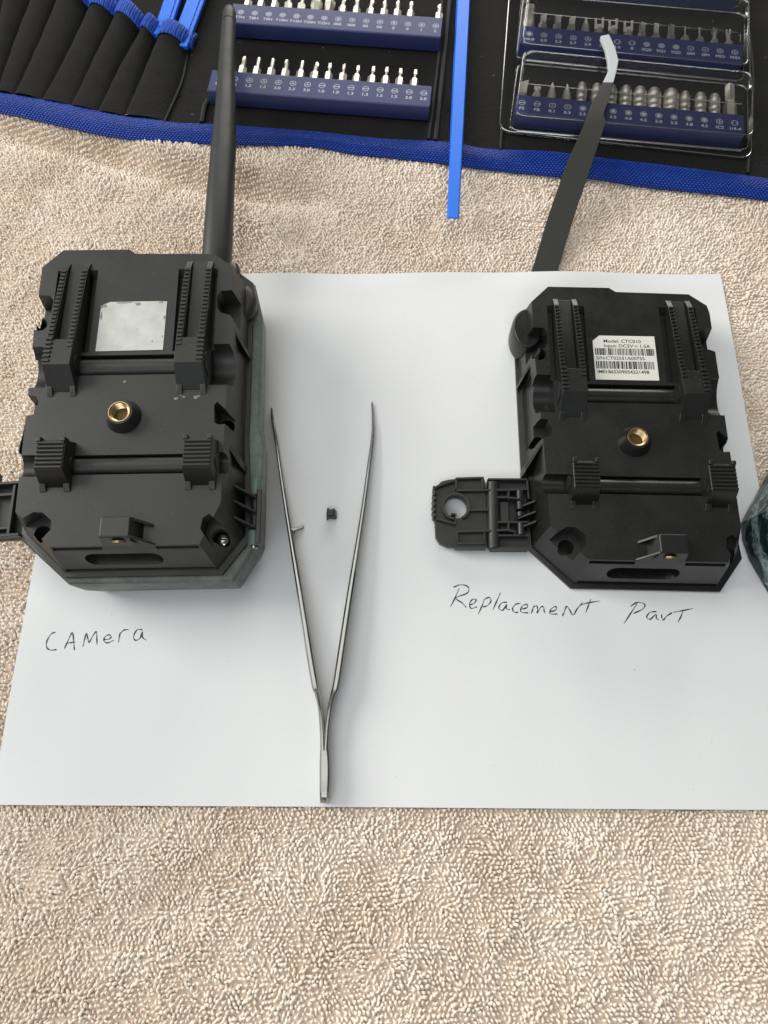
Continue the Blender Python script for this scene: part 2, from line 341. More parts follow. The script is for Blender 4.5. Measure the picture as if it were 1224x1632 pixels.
ang = 1.45 + 1.2 * wob(wx, wy, 38, 21) + .4 * wob(wx, wy, 9, 22) + np.random.randn(n_) * .30
lean = .7 * wob(wx, wy, 45, 23) + np.random.randn(n_) * .20
lean2 = .7 * wob(wx, wy, 33, 24) + np.random.randn(n_) * .20
rot = np.empty((n_, 3), np.float32)
cz, sz = np.cos(ang), np.sin(ang)
for i in range(n_):
    nrm = Vector((-sx_[i], -sy_[i], 1)).normalized()
    Rm = nrm.to_track_quat('Z', 'Y').to_matrix() @ Euler((lean[i], lean2[i], 0)).to_matrix() @ Matrix.Rotation(ang[i], 3, 'Z')
    rot[i] = Rm.to_euler()
pm = bpy.data.meshes.new('pile_loops'); pm.vertices.add(n_)
pm.vertices.foreach_set('co', (np.stack([wx, wy, wz], 1) * MM).astype(np.float32).ravel())
a_ = pm.attributes.new('rot', 'FLOAT_VECTOR', 'POINT'); a_.data.foreach_set('vector', rot.ravel())
a_ = pm.attributes.new('scl', 'FLOAT', 'POINT'); a_.data.foreach_set('value', (np.clip(1.0 + .22 * wob(wx, wy, 22, 61) + .13 * np.random.randn(n_), .62, 1.3)).astype(np.float32))
po = bpy.data.objects.new('pile_loops', pm); COL.objects.link(po); po.parent = towel; tag(po, kind='stuff'); pm.materials.append(M['loops'])
ng = bpy.data.node_groups.new('pile', 'GeometryNodeTree'); ng.interface.new_socket('Geometry', in_out='INPUT', socket_type='NodeSocketGeometry'); ng.interface.new_socket('Geometry', in_out='OUTPUT', socket_type='NodeSocketGeometry')
G = ng.nodes; K = ng.links; gi = G.new('NodeGroupInput'); go = G.new('NodeGroupOutput')
qb = G.new('GeometryNodeCurveQuadraticBezier'); qb.inputs['Resolution'].default_value = 7
qb.inputs['Start'].default_value = (-.48 * MM, 0, 0); qb.inputs['Middle'].default_value = (0.05 * MM, .12 * MM, 2.7 * MM); qb.inputs['End'].default_value = (.48 * MM, .05 * MM, 0)
cc = G.new('GeometryNodeCurvePrimitiveCircle'); cc.inputs['Resolution'].default_value = 6; cc.inputs['Radius'].default_value = .43 * MM
cm = G.new('GeometryNodeCurveToMesh'); K.new(qb.outputs['Curve'], cm.inputs['Curve']); K.new(cc.outputs['Curve'], cm.inputs['Profile Curve'])
ss = G.new('GeometryNodeSetShadeSmooth'); K.new(cm.outputs[0], ss.inputs[0]); sm = G.new('GeometryNodeSetMaterial'); sm.inputs['Material'].default_value = M['loops']; K.new(ss.outputs[0], sm.inputs[0])
ip = G.new('GeometryNodeInstanceOnPoints'); K.new(gi.outputs[0], ip.inputs['Points']); K.new(sm.outputs[0], ip.inputs['Instance'])
na = G.new('GeometryNodeInputNamedAttribute'); na.data_type = 'FLOAT_VECTOR'; na.inputs['Name'].default_value = 'rot'
er = G.new('FunctionNodeEulerToRotation'); K.new(na.outputs['Attribute'], er.inputs[0]); K.new(er.outputs[0], ip.inputs['Rotation'])
nb = G.new('GeometryNodeInputNamedAttribute'); nb.data_type = 'FLOAT'; nb.inputs['Name'].default_value = 'scl'; K.new(nb.outputs['Attribute'], ip.inputs['Scale'])
K.new(ip.outputs[0], go.inputs[0]); gm = po.modifiers.new('pile', 'NODES'); gm.node_group = ng

# ------------------------------------------------------------------ paper
def paper_h(x, y):
    z = .75 * wob(np.asarray(x, float), np.asarray(y, float), 130, 31) + .12 * wob(np.asarray(x, float), np.asarray(y, float), 40, 33)
    z = (z + .42) * (1 - .92 * np.exp(-(((np.asarray(x, float) - 116) / 34) ** 4 + ((np.asarray(y, float) - 76) / 88) ** 4)))
    z = z + 1.3 * np.exp(-((x - 203) / 20.) ** 2 - ((y - PH) / 18.) ** 2)
    z = z + .7 * np.exp(-((x + 2) / 16.) ** 2 - ((y - 45) / 28.) ** 2)
    z = z + .5 * sstep(8, 0, PH - y) * np.sin(x * .09)
    for cx, cy in ((45, 120), (226, 127)):
        z = z * (1 - .9 * np.exp(-(((x - cx) / 45) ** 4 + ((y - cy) / 60) ** 4)))
    return z
paper = thing('paper_sheet', 'sheet of white paper with two handwritten captions under everything in front', 'paper')
xs = np.linspace(0, PW, 90); ys = np.linspace(0, PH, 70); X, Y = np.meshgrid(xs, ys); Z = paper_h(X, Y)
mb = MB(); nx = len(xs); ny = len(ys); nn_ = nx * ny
mb.v = list(zip(X.ravel().tolist(), Y.ravel().tolist(), Z.ravel().tolist())) + list(zip(X.ravel().tolist(), Y.ravel().tolist(), (Z - .12).ravel().tolist()))
for j in range(ny - 1):
    for i in range(nx - 1):
        q = (j * nx + i, j * nx + i + 1, (j + 1) * nx + i + 1, (j + 1) * nx + i); mb.f.append(q); mb.f.append(tuple(nn_ + k for k in reversed(q)))
for i in range(nx - 1):
    mb.f.append((i, nn_ + i, nn_ + i + 1, i + 1)); k = (ny - 1) * nx + i; mb.f.append((k, k + 1, nn_ + k + 1, nn_ + k))
for j in range(ny - 1):
    a = j * nx; mb.f.append((a, a + nx, nn_ + a + nx, nn_ + a)); a = j * nx + nx - 1; mb.f.append((a, nn_ + a, nn_ + a + nx, a + nx))
mb.build('sheet', M['paper'], paper, smooth=60, fix=False)
def handwriting(strokes, scale, ox, oy, w):
    mb = MB()
    for st in strokes:
        P = [at(ox + x / scale, oy + y / scale, 0.3) for x, y in st]
        P = smooth_path([(p_.x, p_.y) for p_ in P], 6) if len(P) > 2 else [np.array((P[0].x + (P[1].x - P[0].x) * k / 6, P[0].y + (P[1].y - P[0].y) * k / 6)) for k in range(7)]
        n = len(P); l = []; r = []
        for i, q in enumerate(P):
            d = P[min(i + 1, n - 1)] - P[max(i - 1, 0)]; d = d / (np.linalg.norm(d) + 1e-9); nr = np.array((-d[1], d[0]))
            hw = w * (.75 + .3 * math.sin(i * .7 + len(st))) * (0.6 if i in (0, n - 1) else 1)
            z = float(paper_h(q[0], q[1])) + .05
            l.append((q[0] + nr[0] * hw, q[1] + nr[1] * hw, z)); r.append((q[0] - nr[0] * hw, q[1] - nr[1] * hw, z))
        mb.loft([l, r], (False, False), closed=False)
    return mb
CAMERA = [[(248, 132), (228, 142), (211, 172), (209, 198), (225, 212), (254, 210)], [(287, 206), (303, 170), (318, 138), (324, 138), (328, 175), (331, 213)], [(292, 184), (315, 179), (337, 176)],
 [(368, 197), (376, 165), (383, 137), (390, 160), (396, 178), (412, 150), (428, 130), (430, 160), (431, 188)], [(461, 166), (484, 163), (494, 152), (482, 144), (465, 155), (462, 172), (478, 180), (506, 168)],
 [(526, 177), (530, 150), (534, 132)], [(532, 142), (548, 124), (572, 121)], [(632, 121), (608, 122), (593, 150), (600, 168), (620, 160), (632, 130), (632, 155), (650, 168)]]
REPL = [[(74, 88), (58, 125), (41, 158)], [(52, 84), (82, 75), (108, 84), (104, 106), (62, 124), (84, 142), (101, 160)], [(113, 150), (130, 144), (137, 130), (122, 131), (112, 148), (119, 163), (141, 157)],
 [(168, 128), (158, 156), (144, 186)], [(167, 130), (186, 122), (192, 136), (180, 152), (162, 158)], [(228, 104), (213, 138), (199, 170)], [(252, 140), (232, 143), (221, 162), (236, 170), (250, 148), (249, 164), (263, 168)],
 [(302, 144), (284, 148), (272, 164), (280, 178), (294, 177)], [(308, 166), (328, 159), (324, 148), (308, 156), (304, 176), (332, 180)], [(352, 152), (347, 168), (341, 184)], [(350, 158), (362, 153), (366, 166), (364, 180), (378, 158), (388, 158), (390, 172), (394, 182)],
 [(414, 176), (434, 168), (433, 156), (416, 166), (413, 183), (440, 184)], [(458, 192), (466, 173), (474, 155), (486, 171), (498, 188), (514, 163), (534, 141)], [(564, 128), (555, 152), (544, 180)], [(520, 153), (555, 142), (600, 135)],
 [(737, 144), (712, 182), (687, 220)], [(711, 156), (738, 140), (765, 148), (756, 166), (722, 182)], [(808, 174), (784, 178), (772, 196), (786, 203), (806, 184), (808, 200), (818, 206)], [(828, 184), (828, 196), (834, 206), (846, 192), (868, 178)], [(908, 168), (900, 192), (888, 215)], [(872, 177), (905, 171), (945, 163)]]
handwriting(CAMERA, 2.782, 0, 960, .27).build('handwritten_caption', M['pen'], paper, smooth=0, fix=False)['label'] = 'handwritten word camera in thin pen'
handwriting(REPL, 2.336, 700, 900, .25).build('handwritten_caption', M['pen'], paper, smooth=0, fix=False)['label'] = 'handwritten words replacement part in thin pen'

# ------------------------------------------------------------------ rear shell of the trail camera (local mm, w = 0 is the back plate)
PLATE = [(-28.4, 67.8), (-4.0, 67.7), (-1.4, 65.8), (27.6, 65.2), (34.2, 60.0), (34.9, 56.5), (34.9, -2.0), (34.9, -31.5), (28.6, -45.5), (-20, -45.5), (-32.6, -33.3), (-33.6, 0.5), (-35.2, 37), (-35.3, 60.6)]
WALL = [(-30.5, 69.6), (-4.0, 69.5), (-1.4, 68.6), (29.5, 68.4), (37.2, 62.0), (37.9, 58.0), (38.4, -2.0), (40.2, -38.5), (31.0, -50.6), (-21.6, -50.6), (-36.4, -36.8), (-37.4, 0.5), (-38.2, 37), (-38.4, 62.0)]
RIM = [(-31.2, 71.0), (-4.0, 71.0), (-1.4, 71.0), (31.0, 71.0), (39.2, 64.0), (39.4, 60.0), (39.8, -2.0), (42.2, -39.4), (32.5, -52.2), (-22.4, -52.2), (-38.4, -36.8), (-39.2, 0.5), (-39.6, 37), (-39.8, 63.0)]
def lv(poly, w): return [(x, y, w) for x, y in poly]
def mixp(a, b_, t): return [(x + (u - x) * t, y + (v - y) * t) for (x, y), (u, v) in zip(a, b_)]
shell = MB(); shell.loft([lv(RIM, -18), lv(RIM, -16.6), lv(WALL, -16.4), lv(mixp(PLATE, WALL, .12), -1.6), lv(PLATE, 0)])
cut = []
def cutter(): c = MB(); cut.append(c); return c
def rot2(pts, a, cx, cy): c, s = math.cos(a), math.sin(a); return [(cx + x * c - y * s, cy + x * s + y * c) for x, y in pts]
def rrect(x0, x1, y0, y1, r, n=4):
    out = []
    for cx, cy, a0 in ((x1 - r, y0 + r, -90), (x1 - r, y1 - r, 0), (x0 + r, y1 - r, 90), (x0 + r, y0 + r, 180)):
        for k in range(n + 1): a = math.radians(a0 + 90 * k / n); out.append((cx + r * math.cos(a), cy + r * math.sin(a)))
    return out
for sgn in (-1, 1):
    # screw wells down both sides
    yo = 0 if sgn < 0 else 1.0
    c = cutter(); P = [(sgn * 50, 39.2 + yo + 8), (sgn * 50, 30), (sgn * 34.6, 38.2 + yo), (sgn * 31.2, 39.4 + yo), (sgn * 29.8, 41.5 + yo), (sgn * 29.6, 46.5 + yo), (sgn * 31.0, 48.4 + yo), (sgn * 34.6, 48.6 + yo)]
    c.prism(P, -9, 3)
    c = cutter(); P = [(sgn * 50, 10), (sgn * 50, -5), (sgn * 34.6, 0.6), (sgn * 31.4, 1.4), (sgn * 30.2, 2.4), (sgn * 30.0, 6.5), (sgn * 31.2, 8.4), (sgn * 34.4, 9.0)] if sgn < 0 else [(50, 3.0), (50, -6), (35.5, -3.2), (32.6, -3.4), (31.2, -2.6), (30.9, 4.0), (31.8, 5.2), (35.6, 1.6)]
    c.prism(P, -8, 3)
    # strap channel and small bar channel
    c = cutter(); c.cyl((sgn * 50, 19.6, 1.0), (sgn * 28.4, 19.6, 1.0), 8.1, n=36)
    c = cutter(); c.cyl((sgn * 50, -17.4, -.3), (sgn * (24.5 if sgn < 0 else 33.4), -17.4, -.3), 3.9, n=28)
    # recessed side panels
    pa_, pb2 = (36.6, 34.9) if sgn < 0 else (37.6, 37.0); c = cutter(); c.loft([[(sgn * pa_, 30, -15.2), (sgn * pa_, 2, -15.2), (sgn * 60, 2, -15.2), (sgn * 60, 30, -15.2)], [(sgn * pb2, 30, -5), (sgn * pb2, 2, -5), (sgn * 60, 2, -5), (sgn * 60, 30, -5)]])
# bottom corner wells, floor at -7
c = cutter(); c.prism([(-31.6, -36.6), (-26.6, -33.6), (-23.6, -33.8), (-20.4, -36.6), (-20.2, -39.6), (-24.2, -44.6), (-34, -58), (-46, -44)], -6.5, 3)
c = cutter(); c.prism([(34.6, -38.0), (31.2, -35.2), (29.2, -36.6), (28.6, -40.2), (31.2, -44.4), (38, -58), (52, -46)], -6.5, 3)
c = cutter(); c.cyl((-26.0, -39.4, -14), (-26.0, -39.4, 3), 2.9, n=24)
c = cutter(); c.cyl((33.4, -41.2, -14), (33.4, -41.2, 3), 2.7, n=24)
c = cutter(); c.cyl((-33.2, 36.6, -15), (-33.2, 36.6, 3), 2.6, n=24)
c = cutter(); c.cyl((-33.8, 2.2, -15), (-33.8, 2.2, -7), 2.7, n=24)
c = cutter(); c.cyl((33.8, -1.0, -15), (33.8, -1.0, -7), 2.7, n=24)
# grooves for the two bars, slot in the front wall, dark seam above the front wall
c = cutter(); c.box(-17.4, 18.0, 16.0, 23.8, -6, 3)
c = cutter(); c.box(-15.6, 23.6, -20.9, -13.9, -6, 3)
c = cutter(); c.prism(rot2([(13 * (1 if k < 9 else -1) * 1.0 + 3.6 * math.cos(math.radians(-90 + 22.5 * k if k < 9 else -90 + 22.5 * (k - 1))) - (3.6 if k < 9 else -3.6), 3.6 * math.sin(math.radians(-90 + 22.5 * k if k < 9 else -90 + 22.5 * (k - 1)))) for k in range(18)], 0, 0, 0), -3, 3)
c.v = [(x + 1.6, -46.5 + z * 2.2, y - 8.3) for x, y, z in c.v]
c = cutter(); c.box(-19.4, -3.3, -47.9, -44.2, -2.5, -.7)
c = cutter(); c.box(14.3, 28.2, -47.9, -44.2, -2.5, -.7)
c = cutter(); c.box(-20.4, 30.6, -54, -48.6, -16.3, -14.2)
# trenches beside the rail towers
for a_, b_ in ((-29.3, -27.0), (-17.4, -14.6), (15.0, 17.8), (27.7, 29.4)):
    c = cutter(); c.loft([[(a_, 26, -2.8), (b_, 26, -2.8), (b_, 57, -2.8), (a_, 57, -2.8)], [(a_, 24, 3), (b_, 24, 3), (b_, 61, 3), (a_, 61, 3)]])
shell_me = bool_mesh(shell, cut)

def strap_tower(sgn):
    t_ = MB()
    # slot floor wedge, end block, side rails with teeth
    x0, x1 = (-27.2, -17.2) if sgn < 0 else (17.6, 27.9)
    def X(u): return x0 + (x1 - x0) * u
    t_.extrude_x([(61.5, -3.4), (61.5, .2), (56, .9), (26, 2.6), (26, -3.4)], X(.26), X(.74))
    for a, b_ in ((.02, .24), (.76, .98)):
        t_.loft([[(X(a) - (.0), y, z) for y, z in [(62, -3.4), (62, .2), (58, 2.0), (26, 5.9), (26, -3.4)]], [(X(b_), y, z) for y, z in [(62, -3.4), (62, .2), (58, 2.0), (26, 5.9), (26, -3.4)]]])
    # end block, narrower at the top, front face leaning back
    def row(y, w, tx): return [(X(.0) + tx, y, w), (X(1.) - tx, y, w)]
    t_.loft([[(X(0), 9.8, -1), (X(1), 9.8, -1), (X(1), 27, -1), (X(0), 27, -1)], [(X(0), 9.8, .1), (X(1), 9.8, .1), (X(1), 27, 1), (X(0), 27, 1)], [(X(.03), 16.9, 6.9), (X(.97), 16.9, 6.9), (X(.97), 27, 6.0), (X(.03), 27, 6.0)]])
    return t_, X
def tower_teeth(X):
    m_ = MB()
    for u in (.13, .87):
        for k in range(20):
            y = 57 - k * 1.72
            if (u > .5) == (X(.5) > 0) and y < 29: continue
            z = 2.0 + (58 - y) / 32 * 3.9
            m_.box(X(u - .09), X(u + .09), y - .42, y + .42, z - .8, z + .50)
    return m_
def tower_ribs(X):
    m_ = MB(); u = .13 if X(.5) < 0 else .87
    for k in range(6): m_.box(X(u - .12), X(u + .13), 18.3 + 1.75 * k - .45, 18.3 + 1.75 * k + .45, 5.0, 7.25 - .13 * k)
    return m_
def tower_feet(X):
    m_ = MB()
    for a, b_ in ((0, .2), (.8, 1)):
        m_.loft([[(X(a), 7.9, -1), (X(b_), 7.9, -1), (X(b_), 13, -1), (X(a), 13, -1)], [(X(a), 7.9, .1), (X(b_), 7.9, .1), (X(b_), 13, .1), (X(a), 13, .1)], [(X(a + .01), 11.0, 1.5), (X(b_ - .01), 11.0, 1.5), (X(b_ - .01), 13.5, 1.5), (X(a + .01), 13.5, 1.5)]])
    return m_
def clip_block(x0, x1):
    m_ = MB(); xt0, xt1 = x0 + .4, x1 - .4
    m_.loft([[(x0, -25.2, -1), (x1, -25.2, -1), (x1, -9.2, -1), (x0, -9.2, -1)], [(x0, -25.2, .1), (x1, -25.2, .1), (x1, -9.2, .1), (x0, -9.2, .1)], [(xt0, -21.2, 6.6), (xt1, -21.2, 6.6), (xt1, -11.0, 6.6), (xt0, -11.0, 6.6)]])
    for a in (x0, x1 - 2.2):
        m_.loft([[(a, -27.0, -1), (a + 2.2, -27.0, -1), (a + 2.2, -22, -1), (a, -22, -1)], [(a, -27.0, .1), (a + 2.2, -27.0, .1), (a + 2.2, -22, .1), (a, -22, .1)], [(a + .1, -24.6, 1.5), (a + 2.1, -24.6, 1.5), (a + 2.1, -22, 1.5), (a + .1, -22, 1.5)]])
        m_.box(a + .3, a + 1.9, -11.6, -9.9, 4, 7.5)
    return m_, (xt0, xt1)
def clip_rib(x0, x1, y, first=False):
    return MB().extrude_x([(y - .62, 6.3), (y - .5, 7.0), (y - .2, 7.3), (y + .2, 7.3), (y + .5, 7.0), (y + .62, 6.3)], x0, x1)

shared = {}
def build_back(root, S, D, hinge_open):
    sh = link('rear_shell', shell_me.copy(), S, root, bevel=.45, smooth=30)
    for sgn in (-1, 1):
        t_, X = strap_tower(sgn); tw = t_.build('strap_rail', S, root, bevel=.22)
        tower_teeth(X).build('rail_teeth', S, tw, bevel=.12); tower_ribs(X).build('grip_ribs', S, tw, bevel=.15); tower_feet(X).build('rail_feet', S, tw, bevel=.2)
        # dark discs painted for the shaded bores where the strap passes
        xi = X(1.0) if sgn < 0 else X(0.0)
        hb = MB().cyl((xi - .3 * (1 if sgn > 0 else -1) * -1, 19.6, .8), (xi + .25 * (1 if sgn < 0 else -1), 19.6, .8), 3.5, n=24); hb.build('bar_hole_shade', M['shade_black'], tw)
        xo = X(0) if sgn < 0 else X(1)
        MB().cyl((xo + .3 * (-sgn), 19.6, .9), (xo + .28 * sgn, 19.6, .9), 4.1, n=24).build('bar_hole_shade', M['shade_black'], tw)
    MB().cyl((-17.6, 19.8, -2.9), (18.2, 19.8, -2.9), 3.55, n=32).build('cross_bar', S, root)
    MB().cyl((-15.8, -17.3, -2.6), (23.8, -17.3, -2.6), 3.15, n=32).build('cross_bar', S, root)
    for x0, x1 in ((-25.4, -15.2), (22.8, 33.0)):
        m_, (a, b_) = clip_block(x0, x1); cb = m_.build('strap_clip', S, root, bevel=.3)
        for k in range(7): clip_rib(a + .3, b_ - .3, -12.0 - 1.42 * k).build('rib', S, cb)
        MB().cyl((x0 - .25, -17.2, .4), (x0 + .3, -17.2, .4), 2.6, n=20).build('bar_hole_shade', M['shade_black'], cb)  # dark disc in place of a shaded bore
        MB().cyl((x1 - .3, -17.2, .4), (x1 + .25, -17.2, .4), 2.6, n=20).build('bar_hole_shade', M['shade_black'], cb)
    # tripod boss and brass thread
    b_ = MB(); b_.cyl((0, 0, -1), (0, 0, 4.2), 6.9, n=48, prof=[(0, 6.3), (.19, 6.2), (.93, 4.6), (1, 4.35), (1.0, 3.95), (.3, 3.95)])
    boss = b_.build('tripod_boss', D, root, smooth=30)
    r_ = MB(); pr_ = [(-.6, 3.2), (0.0, 3.2)]
    prof = [(0, 3.93), (.88, 3.93), (.95, 3.85), (1.0, 3.7), (1.0, 3.45), (.96, 3.3)]
    for k in range(9): prof += [(.92 - .1 * k, 3.3), (.87 - .1 * k, 2.85)]
    r_.cyl((0, 0, -.5), (0, 0, 4.35), 1, n=40, prof=prof, caps=(True, False)); bi_ = r_.build('brass_insert', M['brass'], boss, smooth=40); MB().cyl((0, 0, .5), (0, 0, .8), 3.3, n=24).build('thread_hole', M['brass_dull'], boss)
    # plug block at the bottom with its own thread
    def mx_(x): return x if hinge_open else 11.0 - x
    bx_ = mx_(7.6)
    m_ = MB(); m_.loft([[(mx_(x), y, -.6) for x, y in ((3.0, -36.6), (13.8, -36.6), (13.8, -45.85), (3.0, -45.85))], [(mx_(x), y, 0) for x, y in ((3.0, -36.6), (13.8, -36.6), (13.8, -45.65), (3.0, -45.65))], [(mx_(x), y, 5.2) for x, y in ((3.5, -37.0), (13.3, -37.0), (13.3, -43.9), (3.5, -43.9))]])
    pb = m_.build('thread_block', D, root, bevel=.75)
    m_ = MB(); tri = [(3.6, 4.9), (3.6, -.6), (-3.6, -.6), (-3.4, .1)]
    m_.loft([[(mx_(x), -44.8 + .34 * w, w) for x, w in tri], [(mx_(x), -45.66 + .34 * w, w) for x, w in tri]]); m_.build('front_flare', S, pb, bevel=.2)
    m_ = MB(); m_.loft([[(mx_(x), y, w) for x, w in ((3.4, 4.8), (3.4, -.6), (.9, -.6), (.9, .2))] for y in (-37.4, -45.3)]); m_.build('block_ramp', S, pb, bevel=.2)
    m_ = MB(); tri = [(3.4, 4.4), (3.4, -.6), (-2.4, -.6), (-2.4, .5)]
    m_.loft([[(mx_(x), -37.0 - (3.4 - x) * .25, w) for x, w in tri], [(mx_(x), -38.1 - (3.4 - x) * .25, w) for x, w in tri]]); m_.build('gusset', S, pb, bevel=.25)
    MB().cyl((bx_, -44.3, 2.35), (bx_, -45.0, 2.15), 2.4, n=28, prof=[(0, 2.4), (1, 2.4), (1, 1.9), (0, 1.9)], caps=(False, False)).build('brass_ring', M['brass'], pb)
    MB().cyl((bx_, -44.3, 2.35), (bx_, -44.94, 2.17), 1.9, n=24).build('thread_hole', M['shade_black'], pb)  # dark disc stands for the shade in the threaded bore
    # diagonal buttresses on the sides
    for sgn in (-1, 1):
        w_ = MB(); w_.loft([[(sgn * 33.0, 40.0, -.6), (sgn * 33.0, 38.4, -.6), (sgn * 33.6, 38.4, -15), (sgn * 33.6, 40.0, -15)], [(sgn * 38.7, 31.6, -8.5), (sgn * 38.5, 30.0, -8.5), (sgn * 39.5, 30.0, -16.4), (sgn * 39.5, 31.6, -16.4)]])
        w_.build('buttress', S, root, bevel=.25)
        o_ = 0 if sgn < 0 else -6.2; w_ = MB(); w_.loft([[(sgn * 32.6, 1.8 + o_, -.4), (sgn * 33.8, -1.2 + o_, -.4), (sgn * 33.8, -1.2 + o_, -15), (sgn * 33.2, 1.8 + o_, -15)], [(sgn * 39.2, -6.6 + o_, -8.2), (sgn * 38.9, -9.4 + o_, -8.2), (sgn * 39.6, -9.4 + o_, -16.4), (sgn * 39.6, -6.6 + o_, -16.4)]])
        w_.build('buttress', S, root, bevel=.25)
        # rounded lobe at the upper corner where the antenna hub sits
    lo = MB(); lp = [(-36 + 6.2 * math.cos(a), 52.5 + 9.8 * math.sin(a)) for a in np.linspace(0, 6.2832, 29)[:-1]]
    if hinge_open:
        lo.loft([lv(lp, -16.8), lv(lp, -8), lv([(-36 + (x + 36) * .86, 52.5 + (y - 52.5) * .9) for x, y in lp], -6)]); lo.build('side_lobe', S, root, bevel=.3)
    else:
        lp = [(36 + 5.2 * math.cos(a), 54 + 8.0 * math.sin(a)) for a in np.linspace(0, 6.2832, 29)[:-1]]
        lo.loft([lv(lp, -17), lv(lp, -15.5)] + [lv([(36 + (x - 36) * k, 54 + (y - 54) * k) for x, y in lp], w) for k, w in ((.96, -14.3), (.82, -13.3), (.55, -12.8))]); lo.build('side_lobe', S, root, bevel=.3)
    # small print of mould marks: hinge fins on the hinge side
    return sh

# --- the replacement shell on the right
def dev_root(name, label, cat, loc, eul):
    o = bpy.data.objects.new(name, None); COL.objects.link(o); o.empty_display_size = .01; o.location = Vector(loc) * MM
    o.rotation_mode = 'XYZ'; o.rotation_euler = eul; tag(o, label, cat); return o
MRr = Matrix.Rotation(-.020, 3, 'Z'); ORv = Vector((225.754, 127.111, 18.35))
rp = dev_root('camera_rear_shell', 'black camera rear shell with a barcode label and open latch on the paper', 'camera shell', ORv, (0, 0, -.020))
build_back(rp, M['shell_black'], M['black_gloss'], True)
# printed label
lab = MB().prism([(-12.3, 25.8), (11.9, 25.8), (11.9, 45.3), (-9.6, 45.3), (-12.3, 42.9)], 0.02, .14).build('rating_label', M['label'], rp, bevel=0)
pr_ = MB(); zt = .19
text_mb(pr_, 'Model: CTC010', -8.2, 42.2, zt, 2.0, 'LEFT', 1.12, .015)
text_mb(pr_, 'Input: DC5V', -8.2, 40.1, zt, 2.0, 'LEFT', 1.12, .015); text_mb(pr_, '1.5A', 5.6, 40.1, zt, 2.0, 'LEFT', 1.12, .015)
rect(pr_, 3.75, 5.0, 40.75, 40.95, zt)
for k in range(3): rect(pr_, 3.75 + .48 * k, 4.05 + .48 * k, 40.3, 40.45, zt)
text_mb(pr_, 'S/N:CT02551A00755', -11.5, 34.6, zt, 2.0, 'LEFT', 1.08, .015)
text_mb(pr_, 'IMEI:865509054221498', -11.5, 28.6, zt, 2.0, 'LEFT', 1.05, .015)
rr = random.Random(5)
for y0, y1 in ((36.6, 39.6), (30.6, 33.9)):
    x = -11.7
    while x < 10.9:
        w_ = rr.choice((.14, .14, .28, .28, .45, .6)); rect(pr_, x, min(x + w_, 11.1), y0, y1, zt); x += w_ + rr.choice((.13, .16, .3, .42))
pr_.build('label_print', M['ink_print'], lab, smooth=0, fix=False)

# hinge fins and the open latch
def fins(root, sgn, S, xs0, xs1, ys, w0, w1, slope=2.0):
    for y in ys:
        m_ = MB(); m_.loft([[(sgn * xs0, y + slope, w0), (sgn * xs0, y + slope - .8, w0), (sgn * xs0, y + slope - .8, w0 - 9), (sgn * xs0, y + slope, w0 - 9)], [(sgn * xs1, y, w1), (sgn * xs1, y - .8, w1), (sgn * xs1, y - .8, w1 - 5), (sgn * xs1, y, w1 - 5)]])
        m_.build('hinge_fin', S, root, bevel=.2)
fins(rp, -1, M['shade_black'], 35.6, 41.8, (-22.0, -26.2, -30.0), -9.0, -13.0, 1.6)  # fins take the near-black shade colour to hold down ceiling reflections
inv = MRr.transposed()
def zp(x, y, z):                # point of the latch close-up -> local coordinates of the shell
    p_ = at(670 + x / 6.12, 740 + y / 6.12, z); return inv @ (p_ - ORv)
def zp2(pts, z): return [tuple(zp(x, y, z))[:2] for x, y in pts]
latch = bpy.data.objects.new('latch', None); COL.objects.link(latch); latch.parent = rp; latch.empty_display_size = .005
ZB = -18.2
edge = [(125, 212), (150, 222), (128, 245), (152, 268), (124, 300), (150, 325), (122, 355), (148, 380), (120, 410), (146, 435), (120, 465), (148, 490), (122, 515)]
body = zp2([(345, 132), (270, 142), (205, 160), (165, 200)] + edge + [(143, 560), (150, 705), (190, 765), (260, 795), (350, 800), (648, 802), (655, 640), (640, 235), (615, 124)], 5)
lm = MB(); lm.prism(body, -16.6, -14.2)
hc = zp(345, 415, 5); hole = MB().cyl((hc.x, hc.y, -25), (hc.x, hc.y, 0), 4.35, n=32)
holeslot = MB().prism([(hc.x + .2, hc.y - 3.2), (hc.x + .2, hc.y - 5.6), (hc.x + 3.2, hc.y - 5.0), (hc.x + 3.6, hc.y - 3.0)], -25, 0)
link('latch_plate', bool_mesh(lm, [hole]), M['latch'], latch, bevel=.15)
rb = MB(); a_r = np.linspace(math.radians(-60), math.radians(262), 30)
rb.wall([(hc.x + 5.05 * math.cos(a), hc.y + 5.05 * math.sin(a)) for a in a_r], .5, -16.8, -12.4)
for pts in ([(345, 134), (615, 126), (640, 235)], [(350, 132), (350, 240)], [(355, 250), (650, 248)], [(470, 442), (690, 440)], [(368, 652), (625, 648), (622, 770)], [(362, 652), (362, 772), (640, 770)], [(604, 140), (608, 238)],
            [(160, 212), (340, 150)], [(155, 525), (340, 578), (346, 482), (300, 480)], [(345, 800), (648, 800)], edge[::1]):
    rb.wall(zp2(pts, 6), .42, -16.8, -12.6)
rb.build('latch_ribs', M['latch'], latch, bevel=.12)
ln = MB(); ln.prism(zp2([(655, 132), (1050, 136), (1062, 330), (1080, 560), (1068, 814), (700, 814), (668, 780)], 4), -17.6, -15.4)
MB().prism(zp2([(780, 365), (860, 365), (862, 555), (785, 555)], 5), -15.6, -13.6).build('link_pad', M['latch'], latch, bevel=.15)
h2 = MB().prism(zp2([(870, 270), (1040, 250), (1050, 640), (870, 630)], 4), -16.4, 0)
link('link_plate', bool_mesh(ln, [h2]), M['latch'], latch, bevel=.15)
lr_ = MB(); p0 = zp(712, 165, 6); p1 = zp(722, 812, 6)
